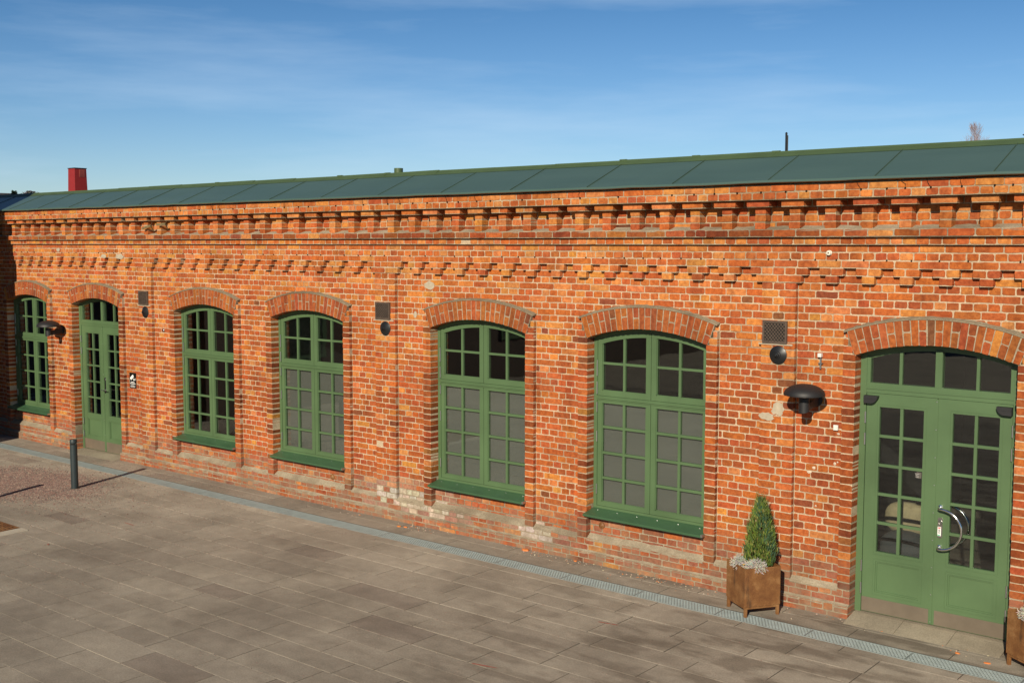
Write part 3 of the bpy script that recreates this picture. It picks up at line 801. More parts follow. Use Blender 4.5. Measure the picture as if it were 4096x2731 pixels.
# interior
it = MB(True); ys = .31
it.add([(X0, 6, -3.39), (X1, 6, -3.39), (X1, 6, .95), (X0, 6, .95)], [(0, 1, 2, 3)])
it.add([(X0, ys, .92), (X1, ys, .92), (X1, 9, .92), (X0, 9, .92)], [(0, 1, 2, 3)])
for x in (X0 + .01, 36 * H, 60 * H, 80 * H, 125 * H, 150 * H, X1 - .01): it.box(x - .05, x + .05, ys, 6, -3.39, .92)
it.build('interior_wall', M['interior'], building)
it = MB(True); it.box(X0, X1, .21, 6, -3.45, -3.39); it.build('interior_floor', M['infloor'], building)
# building back and end walls
bk = MB(True); bk.box(X0, X1, 8.8, 9.0, -3.45, .93); bk.box(X0 - .02, X0 + .2, .0, 8.8, -3.45, 1.0); bk.box(X1 - .2, X1 + .02, 0, 8.8, -3.45, 1.0)
bk.build('rear_wall', M['housewall'], building)

# vents, anchor plates ---------------------------------------------------------------------
for p in PIL:
    c = (p + 2) * H - .03
    v = MB(True); w2, z0, z1 = .14, -.645, -.405
    v.box(c - w2, c - w2 + .022, -.074, -.050, z0, z1); v.box(c + w2 - .022, c + w2, -.074, -.050, z0, z1)
    v.box(c - w2 + .022, c + w2 - .022, -.074, -.050, z0, z0 + .022); v.box(c - w2 + .022, c + w2 - .022, -.074, -.050, z1 - .022, z1)
    ax0, ax1, az0, az1 = c - w2 + .022, c + w2 - .022, z0 + .022, z1 - .022
    stp = .0375
    def clipbar(px, pz, dx, dz):
        ts = []
        t0, t1 = -9, 9
        for p_, d_, lo, hi in ((px, dx, ax0, ax1), (pz, dz, az0, az1)):
            a_, b_ = (lo - p_) / d_, (hi - p_) / d_
            if a_ > b_: a_, b_ = b_, a_
            t0 = max(t0, a_); t1 = min(t1, b_)
        return (t0, t1) if t1 - t0 > .004 else None
    for k in range(-14, 15):
        for s in (1, -1):
            px, pz = c + k * stp * .95, (az0 + az1) / 2
            r_ = clipbar(px, pz, .66, s * .75)
            if r_:
                (t0, t1) = r_
                A_, B_ = Vector((px + .66 * t0, 0, pz + s * .75 * t0)), Vector((px + .66 * t1, 0, pz + s * .75 * t1))
                nrm = Vector((-s * .75, 0, .66)).normalized() * .0036; y0 = -.068 if s > 0 else -.0695
                P_ = [A_ - nrm, B_ - nrm, B_ + nrm, A_ + nrm]
                v.add([(q.x, y0, q.z) for q in P_] + [(q.x, y0 + .009, q.z) for q in P_], [(0, 1, 2, 3), (0, 4, 5, 1), (2, 6, 7, 3)])
    g = v.build('vent_grille', M['iron'], building)
    v = MB(True); v.box(ax0 - .002, ax1 + .002, -.0600, -.050, az0, az1); v.build('backing', M['channel'], building)
    v = MB(True); v.box(c - w2 - .05, c + w2 + .06, -.0590, -.050, z0 - .018, z0 - .001); v.build('mortar_patch', M['render'], building)
    c = (p + 2) * H + .01
    v = MB(True); v.lathe((c, -.054, -.767), [(.098, 0), (.098, .007), (.088, .013), (.04, .026), (.036, .033), (.024, .036), (.022, .052), (.012, .054), (.012, .072), (0, .074)], 'y', 40)
    v.build('anchor_plate', M['black'], building, smooth='auto')
# rusty caps on the aprons
for x, z in ((9.20, -3.03), (13.97, -2.985)):
    v = MB(True); v.lathe((x, .028, z), [(.042, 0), (.040, .01), (.02, .016), (.012, .026), (0, .028)], 'y', 20); v.build('pipe_cap', M['corten'], building, smooth='auto')

# ------------------------------------------------------------------ fixtures fastened to the wall
def make_lamp(x):
    xc, yc = x, -.285
    o = empty('wall_lamp', (x, 0, -1.30))
    s = MB(); n = 12
    prof = [(0.208 * math.cos(t), -1.128 + .108 * math.sin(t)) for t in lin(0.0, math.pi / 2, n)]
    prof[-1] = (0, prof[-1][1])
    inner = [(0.203 * math.cos(t), -1.130 + .100 * math.sin(t)) for t in lin(0.0, math.pi / 2, n)]; inner[-1] = (0, inner[-1][1])
    s.lathe((xc, yc, 0), list(reversed(inner)) + [(.203, -1.136), (.208, -1.136)] + prof, seg=48)
    s.build('lamp_shade', M['softblack'], o, smooth='auto')
    s = MB(); s.lathe((xc, yc, 0), [(.024, -1.165), (.024, -1.03)], seg=20); s.build('bulb_holder', simple('copper_reflector', (.5, .3, .2), .3, .8), o)
    for k in range(3):
        t = 2 * math.pi * k / 3 + .4; s = MB(); s.tube([(xc + .046 * math.cos(t), yc + .046 * math.sin(t), -1.17), (xc + .07 * math.cos(t), yc + .07 * math.sin(t), -1.04)], .004, 6); s.build('strut', M['softblack'], o)
    # cylinder cut obliquely, merging into a wedge arm
    s = MB(); r = .055; seg = 28; vs = []
    for k in range(seg):
        t = 2 * math.pi * k / seg; vs.append((xc + r * math.cos(t), yc + r * math.sin(t), -1.168))
    for k in range(seg):
        t = 2 * math.pi * k / seg; vs.append((xc + r * math.cos(t), yc + r * math.sin(t), -1.318 + .32 * (r * math.sin(t) + r) ** 1.0))
    s.add(vs, [list(range(seg)), [2 * seg - 1 - k for k in range(seg)]] + [(k, k + seg, (k + 1) % seg + seg, (k + 1) % seg) for k in range(seg)])
    s.build('lamp_body', M['softblack'], o, smooth='auto')
    s = MB()
    s.add([(xc - .03, yc + .03, -1.235), (xc + .03, yc + .03, -1.235), (xc + .03, yc + .03, -1.30), (xc - .03, yc + .03, -1.30),
           (xc - .045, -.012, -1.155), (xc + .045, -.012, -1.155), (xc + .045, -.012, -1.265), (xc - .045, -.012, -1.265)],
          [(0, 4, 5, 1), (1, 5, 6, 2), (2, 6, 7, 3), (3, 7, 4, 0), (4, 7, 6, 5), (0, 1, 2, 3)]); s.build('arm', M['softblack'], o, bevel=.006)
    s = MB(); s.lathe((xc, -.002, -1.21), [(.075, 0), (.075, .014), (.062, .02), (0, .02)], 'y', 28); s.build('wall_plate', M['softblack'], o, smooth='auto')
    return o
l1 = make_lamp(16.70); tag(l1, 'black mushroom wall lamp beside the double door with the bow handle', 'wall lamp', 'black mushroom wall lamps')
l2 = copy_tree(l1); l2.location.x = 1.68; tag(l2, 'black mushroom wall lamp near the left end, between a window and the far door', 'wall lamp', 'black mushroom wall lamps')

# camera surveillance sign
sx0, sx1, sz1, sz0 = warp(3.937), warp(4.134), -1.854, -2.125
s = MB(); s.box(sx0, sx1, -.012, -.004, sz0, sz1); sg = s.build('sign', M['signblack'], None, ((sx0 + sx1) / 2, -.008, sz0), bevel=.001)
tag(sg, 'small black camera surveillance sign on the brick beside the far green door', 'sign')
cx = (sx0 + sx1) / 2
s = MB()
def rot(pts, a, ox, oz):
    ca, sa = math.cos(a), math.sin(a); return [(ox + x * ca - z * sa, oz + x * sa + z * ca) for x, z in pts]
s.prism(rot([(-.058, -.004), (.055, -.004), (.055, .038), (-.058, .038)], math.radians(35), cx - .012, sz1 - .092), -.0135, -.012)
s.prism(rot([(-.052, -.016), (.050, -.016), (.050, -.008), (-.052, -.008)], math.radians(35), cx - .012, sz1 - .092), -.0135, -.012)
s.prism(rot([(-.006, -.045), (.006, -.045), (.006, -.012), (-.006, -.012)], 0.3, cx + .020, sz1 - .090), -.0138, -.012)
s.prism(rot([(-.005, -.005), (.045, -.005), (.045, .005), (-.005, .005)], .5, cx + .034, sz1 - .134), -.0138, -.012)
s.prism(rot([(-.006, -.02), (.006, -.02), (.006, .02), (-.006, .02)], -.15, cx + .078, sz1 - .112), -.0138, -.012)
s.build('camera_symbol', M['signwhite'], sg)
text_mesh('KAMERA', .030, (cx, -.0128, sz1 - .178), M['signwhite'], 'lettering', sg)
text_mesh('ÖVERVAKNING', .0245, (cx, -.0128, sz1 - .203), M['signwhite'], 'lettering', sg)
s = MB()
for k, w in enumerate((.10, .16, .13)): s.box(cx - w / 2, cx + w / 2, -.013, -.012, sz1 - .226 - k * .014, sz1 - .221 - k * .014)
s.build('small_print', M['signwhite'], sg)

s = MB(); x = warp(16.72); s.box(x - .02, x + .02, -.05, -.004, -.762, -.722); se = s.build('outdoor_sensor', M['white'], None, (x, -.03, -.762), bevel=.003)
tag(se, 'small white sensor box on a short grey conduit above the right wall lamp', 'sensor')
s = MB(); s.tube([(x + .004, -.022, -.762), (x + .004, -.022, -.885)], .009, 10); s.build('conduit', M['greypipe'], se)
s = MB(); s.box(x - .018, x + .026, -.034, -.004, -.832, -.822); s.build('clip', HI, se)
s = MB(); x = warp(16.907); s.box(x - .024, x + .024, -.03, -.004, -1.508, -1.452); q = s.build('junction_box', M['white'], None, (x, -.01, -1.508), bevel=.004)
tag(q, 'small cream junction box on the brick between the right wall lamp and the door', 'junction box')
s = MB(); s.box(x - .018, x - .010, -.032, -.03, -1.49, -1.47); s.box(x + .006, x + .016, -.032, -.03, -1.49, -1.47); s.build('screw_cover', M['cream'], q)
s = MB(); x = warp(16.815); s.lathe((x, -.066, .311), [(.027, 0), (.027, .012), (.020, .016), (.024, .022), (.024, .034), (.008, .038), (.008, .030), (0, .030)], 'y', 24); q = s.build('insulator', M['cream'], None, (x, -.066, .311), smooth='auto')
tag(q, 'round white porcelain insulator high on the frieze below the cornice', 'insulator')
s = MB(); s.lathe((x, -.094, .311), [(.006, 0), (.006, .014), (0, .015)], 'y', 8); s.build('screw', M['iron'], q)
s = MB(); x = warp(5.027); s.lathe((x, -.004, -1.061), [(.027, 0), (.027, .012), (.018, .022), (0, .026)], 'y', 20); q = s.build('alarm_button', M['steel'], None, (x, 0, -1.061), smooth='auto')
tag(q, 'tiny round silver disc on the brick, up right of the surveillance sign', 'wall disc')
# two small brown brackets lying on the cornice ledge
for k, (xs_, xe, z0, z1, lab) in enumerate(((4.749, 4.97, .64, .69, 'rusty angle bracket tilted up on the cornice ledge, left one of two'), (5.181, 5.40, .70, .715, 'rusty angle bracket lying level on the cornice ledge, right one of two'))):
    xs_, xe = warp(xs_), warp(xe)
    o = empty('metal_bracket', ((xs_ + xe) / 2, -.1, .60)); tag(o, lab, 'bracket', 'rusty brackets on the cornice')
    s = MB(); a = Vector((xs_, -.20, z0)); b = Vector((xe, -.16, z1)); up = Vector((0, 0, .034)); dp = Vector((0, .012, 0))
    s.add([a, b, b + up, a + up, a + dp, b + dp, b + up + dp, a + up + dp], [(0, 1, 2, 3), (1, 5, 6, 2), (3, 2, 6, 7), (4, 0, 3, 7), (5, 4, 7, 6), (1, 0, 4, 5)]); s.build('arm', simple('tarnished_brass', (.16, .12, .055), .6, var=.3, scale=30), o)
    s = MB(); s.add([b + Vector((-.03, .0, -.005)), b + Vector((.012, -.02, .02)), b + Vector((.022, -.0, .07)), b + Vector((-.02, .02, .05)), b + Vector((-.03, .012, -.005)), b + Vector((.012, -.008, .02)), b + Vector((.022, .012, .07)), b + Vector((-.02, .032, .05))],
                     [(0, 1, 2, 3), (4, 7, 6, 5), (0, 4, 5, 1), (1, 5, 6, 2), (2, 6, 7, 3), (3, 7, 4, 0)]); s.build('head', bpy.data.materials['tarnished_brass'], o)
    s = MB(); s.tube([b + Vector((-.02, .01, .0)), b + Vector((-.05, .08, -.08))], .008, 6); s.build('stem', bpy.data.materials['tarnished_brass'], o)

# ------------------------------------------------------------------ armchair seen through the door, and a lamp in the far left window
def softblob(mb, c, rx, ry, rz, nu=20, nv=12, p=2.6, c_=None, m=0):
    vs = []; fs = []
    def se_(v_, e): return math.copysign(abs(v_) ** e, v_)
    for i in range(nv + 1):
        t = -math.pi / 2 + math.pi * i / nv
        for k in range(nu):
            q = 2 * math.pi * k / nu; e = 2 / p
            vs.append((c[0] + rx * se_(math.cos(t), e) * se_(math.cos(q), e), c[1] + ry * se_(math.cos(t), e) * se_(math.sin(q), e), c[2] + rz * se_(math.sin(t), e)))
    for i in range(nv):
        for k in range(nu):
            k2 = (k + 1) % nu; fs.append((i * nu + k, i * nu + k2, (i + 1) * nu + k2, (i + 1) * nu + k))
    mb.add(vs, fs, c_, m)
ac = empty('armchair', (17.42, 1.0, -3.39)); tag(ac, 'dark armchair with a knitted beige cushion seen through the glass of the right-hand double door', 'armchair')
s = MB(); softblob(s, (17.30, 1.0, -2.93), .26, .24, .22); s.build('seat', M['fabric'], ac, smooth=True)
s = MB(); softblob(s, (17.28, 1.16, -2.60), .25, .10, .18); s.build('cushion', M['cushion'], ac, smooth=True)
for a, b in ((-.19, -.18), (.19, -.18), (-.19, .18), (.19, .18)):
    s = MB(); s.tube([(17.30 + a, 1 + b, -3.05), (17.30 + a * 1.1, 1 + b * 1.1, -3.39)], .014, 8); s.build('leg', M['black'], ac)
pl = empty('pendant_lamp', (.55, .9, -1.5)); tag(pl, 'hanging lamp of pale paper strips behind the leftmost window', 'pendant lamp')
s = MB()
for k in range(16):
    q = 2 * math.pi * k / 16
    for zt, zb_, r in ((-.93, -1.03, .09), (-1.28, -1.5, .13)):
        x, y = .55 + r * math.cos(q), .9 + r * math.sin(q); z2 = zb_ - .05 * math.cos(q * 2)
        s.add([(x - .010, y, zt), (x + .010, y, zt), (x + .006, y + .01, z2), (x - .006, y + .01, z2)], [(0, 1, 2, 3)])
s.build('lamp_shade', M['signwhite'], pl)
s = MB(); s.tube([(.55, .9, .92), (.55, .9, -1.3)], .003, 5); s.build('cord', M['black'], pl)

# ------------------------------------------------------------------ ground
gm = MB(); gm.add([(-700, -400, -3.462), (700, -400, -3.462), (700, 700, -3.462), (-700, 700, -3.462)], [(0, 1, 2, 3)])
g = gm.build('ground', M['ground'], None, (0, 0, -3.462)); tag(g, kind='structure')
GY0, GY1 = -.600, -.828       # drain channel
bed = MB(); bed.box(-6, 26, -14, GY1 - .004, -3.50, -3.4445); bed.box(-6, 26, GY0 + .004, -.05, -3.50, -3.4445)
b = bed.build('joint_bed', M['dark'], None, (10, -6, -3.449)); tag(b, kind='structure')
sl = MB()
def slab_col(x, y):
    t = R(); k = U(.96, 1.04)
    c = (.395, .352, .292) if t < .6 else ((.372, .330, .274) if t < .84 else ((.415, .37, .305) if t < .94 else (.325, .28, .235)))
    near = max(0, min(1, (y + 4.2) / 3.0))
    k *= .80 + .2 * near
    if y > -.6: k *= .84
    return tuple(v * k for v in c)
def slabrow(y0, y1, lens, jx=.014, x0=-6, x1=26):
    x = x0 + U(0, .5)
    while x < x1:
        w = random.choice(lens) * U(.97, 1.03)
        z = -3.44 + U(-.0015, .0015)
        a, b_ = x + jx / 2, x + w - jx / 2; e = .0012; c = slab_col(x, y0)
        vs = [(a + e, y0 + e + .0025, z), (b_ - e, y0 + e + .0025, z), (b_ - e, y1 - e - .0025, z), (a + e, y1 - e - .0025, z), (a, y0 + .0025, z - .0012), (b_, y0 + .0025, z - .0012), (b_, y1 - .0025, z - .0012), (a, y1 - .0025, z - .0012), (a, y0 + .003, z - .03), (b_, y0 + .003, z - .03), (b_, y1 - .003, z - .03), (a, y1 - .003, z - .03)]
        sl.add(vs, [(0, 1, 2, 3), (4, 5, 1, 0), (5, 6, 2, 1), (6, 7, 3, 2), (7, 4, 0, 3), (8, 9, 5, 4), (9, 10, 6, 5), (10, 11, 7, 6), (11, 8, 4, 7)], c)
        x += w
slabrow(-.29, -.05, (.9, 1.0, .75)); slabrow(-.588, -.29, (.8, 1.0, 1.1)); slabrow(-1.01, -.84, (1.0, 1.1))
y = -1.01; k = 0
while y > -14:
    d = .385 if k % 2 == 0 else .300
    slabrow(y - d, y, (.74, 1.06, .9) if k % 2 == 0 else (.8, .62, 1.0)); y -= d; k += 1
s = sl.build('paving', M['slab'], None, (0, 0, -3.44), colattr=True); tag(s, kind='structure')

# drainage channel
dc = empty('drainage_channel', (10, -.71, -3.45)); tag(dc, 'long narrow galvanised drain grating set in the paving along the wall', 'drain')
s = MB(); s.box(-6, 26, GY1, GY0, -3.53, -3.50); s.build('channel_floor', M['channel'], dc)
s = MB()
for yy in (GY0, GY1): s.box(-6, 26, yy - .006, yy + .006, -3.50, -3.4385)
s.build('channel_edge', M['galv'], dc)
s = MB(); s.box(-6, 26, GY0 + .008, GY0 + .020, -3.46, -3.4375); s.build('mortar_line', M['dark'], dc)
rows = 7; dy = (GY0 - GY1 - .016) / rows
for gx in range(-6, 26):
    s = MB(); y0 = GY1 + .008
    for k in range(rows + 1): s.box(gx + .003, gx + .997, y0 + k * dy - .0035, y0 + k * dy + .0035, -3.455, -3.4395)
    for k in range(rows):
        for t in range(0, 28):
            x = gx + .006 + (t + (.5 if k % 2 else 0)) * .0357
            if x < gx + .99: s.box(x, x + .0075, y0 + k * dy + .0035, y0 + (k + 1) * dy - .0035, -3.452, -3.4395)
    s.box(gx + .003, gx + .009, GY1 + .005, GY0 - .005, -3.455, -3.4392); s.box(gx + .991, gx + .997, GY1 + .005, GY0 - .005, -3.455, -3.4392)
    s.build('grate', M['galv'], dc)

# loose gravel, thicker round the bollard
gr = MB()
def stone(mb, x, y, r, c, z=-3.44):
    a = U(0, 6.28); h = r * U(.5, .9)
    ring = [(x + r * U(.7, 1.2) * math.cos(a + q * 1.5708), y + r * U(.7, 1.2) * math.sin(a + q * 1.5708), z + h * .3) for q in range(4)]
    base = [(p[0], p[1], z - .002) for p in ring]
    mb.add(ring + base + [(x + U(-.2, .2) * r, y + U(-.2, .2) * r, z + h)], [(0, 1, 8), (1, 2, 8), (2, 3, 8), (3, 0, 8), (0, 4, 5, 1), (1, 5, 6, 2), (2, 6, 7, 3), (3, 7, 4, 0)], c)
def gc():
    t = R(); k = U(.7, 1.2)
    c = (.23, .135, .115) if t < .5 else ((.14, .12, .11) if t < .75 else (.33, .25, .20))
    return tuple(v * k for v in c)
rows_y = [-.84, -1.01]; yy = -1.01; k = 0
while yy > -5: yy -= .385 if k % 2 == 0 else .3; k += 1; rows_y.append(yy)
def nonchan(y): return not (GY1 - .01 < y < GY0 + .01)
cnt = 0
while cnt < 24000:
    x = random.gauss(4.25, 1.25); y = random.gauss(-2.15, .66)
    if y > -.15 or not nonchan(y): continue
    lump = .5 + .5 * math.sin(x * 2.3 + 1.7 * math.sin(y * 3.1)) * math.sin(y * 4.2 + x)
    d = ((x - 4.3) / 1.9) ** 2 + ((y + 2.1) / .95) ** 2
    if R() > (1.1 - d) + .25 * lump: 
        if R() > .10: continue
    stone(gr, x, y, U(.005, .0135), gc()); cnt += 1
cnt = 0
while cnt < 2600:
    x = random.gauss(5.2, 2.2); y = U(-.58, -.10) if R() < .6 else U(-1.9, -.9)
    if not 0.2 < x < 9: continue
    stone(gr, x, y, U(.003, .008), gc()); cnt += 1
cnt = 0
while cnt < 7000:
    x = U(5, 19); 
    w = math.exp(-((x - 7.5) / 3.2) ** 2) + .10
    if R() > w: continue
    if R() < .62: y = random.choice(rows_y) + random.gauss(0, .006)
    else: y = U(-5, -.9)
    if not nonchan(y): continue
    stone(gr, x, y, U(.0025, .0065), gc()); cnt += 1
g = gr.build('gravel', M['gravel'], None, (4.3, -2, -3.44), colattr=True); tag(g, 'reddish grit scattered over the paving and thickest around the bollard', 'gravel', kind='stuff')
# crumbs of mortar and brick at the foot of the wall
cr = MB()
for x0, n_ in ((13.3, 60), (14.8, 50), (11.2, 30), (18.45, 28), (16.9, 16), (9.6, 14), (2.6, 20), (15.4, 26)):
    for _ in range(n_):
        x, y = random.gauss(x0, .30), -.10 - abs(random.gauss(0, .11))
        c = (U(.5, .62), U(.14, .2), .05) if R() < .3 else (U(.5, .65), U(.42, .5), U(.3, .38))
        stone(cr, x, y, U(.004, .011), c)
g = cr.build('rubble', M['chip'], None, (13, -.2, -3.44), colattr=True); tag(g, 'crumbs of fallen mortar and brick dust along the foot of the wall', 'rubble', kind='stuff')
frs = [(10.86, -.30, .035, 'flat orange brick chip with smaller ones beside it, in front of the whitewashed bricks'), (10.95, -.27, .03, 'orange brick chip right of its neighbour before the whitewashed bricks'), (12.95, -.15, .055, 'largest lump of broken orange brick, against the wall foot between two blinded windows'),
       (13.72, -.14, .028, 'small orange brick lump at the wall foot under the fourth blinded sill'), (18.33, -.36, .026, 'orange brick flake on the paving before the door, left of the right planter'), (18.62, -.45, .030, 'orange brick flake beside the leg of the right planter'), (17.55, -.22, .014, 'tiny orange brick crumb on the paving left of the big door')]
for x, y, r, lab in frs:
    s = MB(); n = 7; a = U(0, 6)
    ring = [(x + r * U(.7, 1.25) * math.cos(a + 6.283 * q / n), y + .6 * r * U(.7, 1.2) * math.sin(a + 6.283 * q / n), -3.44 + r * U(.25, .45)) for q in range(n)]
    base = [(p[0] * 1.0, p[1], -3.441) for p in ring]
    s.add(ring + base, [list(range(n))] + [(i, i + n, (i + 1) % n + n, (i + 1) % n) for i in range(n)], (U(.62, .7), U(.19, .24), .06))
    q = s.build('brick_fragment', M['chip'], None, (x, y, -3.44), colattr=True); tag(q, lab, 'brick fragment', 'broken brick pieces on the paving')
# red surveyor's marks
for k, (a, b, lab) in enumerate((((7.78, -2.56), (8.02, -2.57), 'short faded red paint line on the paving near the gravel'), ((14.96, -3.46), (15.22, -3.40), 'red paint line on the paving at the bottom edge of the photo'), ((15.20, -1.78), (15.42, -1.74), 'faint red paint line on the paving in front of the planter'), ((8.02, -3.80), (8.07, -3.83), 'small red paint dot on the paving near the rusty grate'))):
    a = Vector((*a, 0)); b = Vector((*b, 0)); d = (b - a).normalized(); n_ = Vector((-d.y, d.x, 0)); L_ = (b - a).length; m_ = 10
    s = MB(); top = []; bot = []
    for i in range(m_ + 1):
        p = a + d * L_ * i / m_; w = U(.005, .012) * (.4 if i in (0, m_) else 1); top.append((p.x + n_.x * w, p.y + n_.y * w)); bot.append((p.x - n_.x * w, p.y - n_.y * w))
    vs = []
    for z in (-3.4345, -3.4375):
        vs += [(x, y, z) for x, y in bot] + [(x, y, z) for x, y in top]
    nn = m_ + 1; fs = [(i, i + 1, nn + i + 1, nn + i) for i in range(m_)]
    s.add(vs, fs); q = s.build('paint_mark', M['redchalk'], None, (a.x, a.y, -3.4375)); tag(q, lab, 'paint mark', 'red marks on the paving')
# rusty tree grate with a concrete edge, at the left edge of the picture
tg = empty('tree_grate', (6.1, -4.6, -3.44)); tag(tg, 'rusty slotted tree grate with a pale concrete border at the left edge of the paving', 'grate')
s = MB(); s.box(5.0, 6.98, -5.6, -3.62, -3.46, -3.4335); s.build('pit', M['channel'], tg)
s = MB()
for k in range(34): s.box(5.02, 6.96, -5.58 + k * .058, -5.58 + k * .058 + .036, -3.433, -3.4295)
for k in range(17): s.box(5.03 + k * .118, 5.03 + k * .118 + .03, -5.59, -3.63, -3.4325, -3.4285)
s.build('slotted_plate', M['corten'], tg)
s = MB(); s.box(6.98, 7.16, -5.8, -3.62, -3.47, -3.428); s.build('border', M['concrete'], tg, bevel=.003)

# ------------------------------------------------------------------ bollards
def make_bollard(x, y):
    o = empty('bollard', (x, y, -3.44)); r = .055
    s = MB(); s.lathe((x, y, -3.44), [(r, 0), (r, .70)], seg=40); s.build('post', M['bollard'], o, smooth='auto')
    s = MB(); s.lathe((x, y, -3.44), [(r * .86, .69), (r * .86, .735)], seg=32); s.build('neck', M['channel'], o, smooth='auto')
    s = MB(); s.lathe((x, y, -3.44), [(r, .728), (r, .775), (r * .93, .782), (0, .784)], seg=40); s.build('cap', M['bollard'], o, smooth='auto')
    s = MB(); s.lathe((x, y, -3.44), [(r, .70), (r * .8, .701)], seg=32); 
    for a in (.3, 2.4, 4.5): s.tube([(x + r * .9 * math.cos(a), y + r * .9 * math.sin(a), -2.745), (x + r * .9 * math.cos(a), y + r * .9 * math.sin(a), -2.71)], .007, 6)
    s.build('spacer', M['bollard'], o)
    s = MB(); s.lathe((x, y, -3.44), [(r + .018, -.01), (r + .018, .006), (r, .008)], seg=32); s.build('base_ring', M['iron'], o)
    return o
b1 = make_bollard(5.205, -1.835); tag(b1, 'slim slate grey round bollard standing in reddish grit at the left', 'bollard', 'grey bollards')
b2 = copy_tree(b1); b2.location = (5.10, -3.62, 0); tag(b2, 'grey bollard off the left edge casting the long thin shadow there', 'bollard', 'grey bollards')
# dark damp patch at the bollard's foot is real dirt
s = MB(); blob(s, 5.09, -1.90, 0, .001, .001)
s = MB(); n = 16
s.add([(5.10, -1.93, -3.4375)] + [(5.10 + .10 * U(.7, 1.2) * math.cos(6.283 * k / n), -1.93 + .07 * U(.7, 1.2) * math.sin(6.283 * k / n), -3.4375) for k in range(n)], [(0, k + 1, (k + 1) % n + 1) for k in range(n)])
q = s.build('dirt_patch', simple('rust_stain', (.07, .035, .02), .9), None, (5.1, -1.93, -3.4375)); tag(q, 'small dark rust-brown patch of dirt at the foot of the bollard', 'dirt patch')

# ------------------------------------------------------------------ planters
def make_planter(cx, cy):
    ang = math.atan2(.31, .21); o = empty('planter', (cx, cy, -3.44)); hw = .205; t = .008
    ca, sa = math.cos(ang), math.sin(ang)
    W = lambda a, b: (cx + a * ca - b * sa, cy + a * sa + b * ca)
    s = MB()
    for (a, b, ha, hb) in ((0, hw - t / 2, hw, t / 2), (0, -hw + t / 2, hw, t / 2), (hw - t / 2, 0, t / 2, hw - t), (-hw + t / 2, 0, t / 2, hw - t)):
        p = W(a, b); s.obox(p[0], p[1], ha, hb, -3.330, -2.925, ang)
    p = W(0, 0); s.obox(p[0], p[1], hw - t, hw - t, -3.33, -3.32, ang)
    s.build('box', M['corten'], o, bevel=.002)
    s = MB()
    for a, b, ha, hb in ((0, hw - .022, hw - .004, .012), (0, -hw + .022, hw - .004, .012), (hw - .022, 0, .012, hw - .034), (-hw + .022, 0, .012, hw - .034)):
        p = W(a, b); s.obox(p[0], p[1], ha, hb, -3.356, -3.3305, ang)
    s.build('base_frame', M['corten'], o)
    for a in (-1, 1):
        for b in (-1, 1):
            p = W(a * (hw - .02), b * (hw - .02)); s = MB(); s.obox(p[0], p[1], .014, .014, -3.44, -3.356, ang); s.build('leg', M['corten'], o)
    s = MB(); p = W(0, 0); s.obox(p[0], p[1], hw - t - .001, hw - t - .001, -3.1, -2.975, ang); s.build('soil', M['soil'], o)
    return o
PX, PY = 16.245, -.438
p1 = make_planter(PX, PY); tag(p1, 'rust brown steel planter box on short legs left of the big green door', 'planter', 'rusty steel planters')
p2 = copy_tree(p1); D = Vector((19.045 - PX, -.30 - PY, 0)); p2.location = p1.location + D
tag(p2, 'rust brown steel planter box cut off by the right edge of the photo', 'planter', 'rusty steel planters')

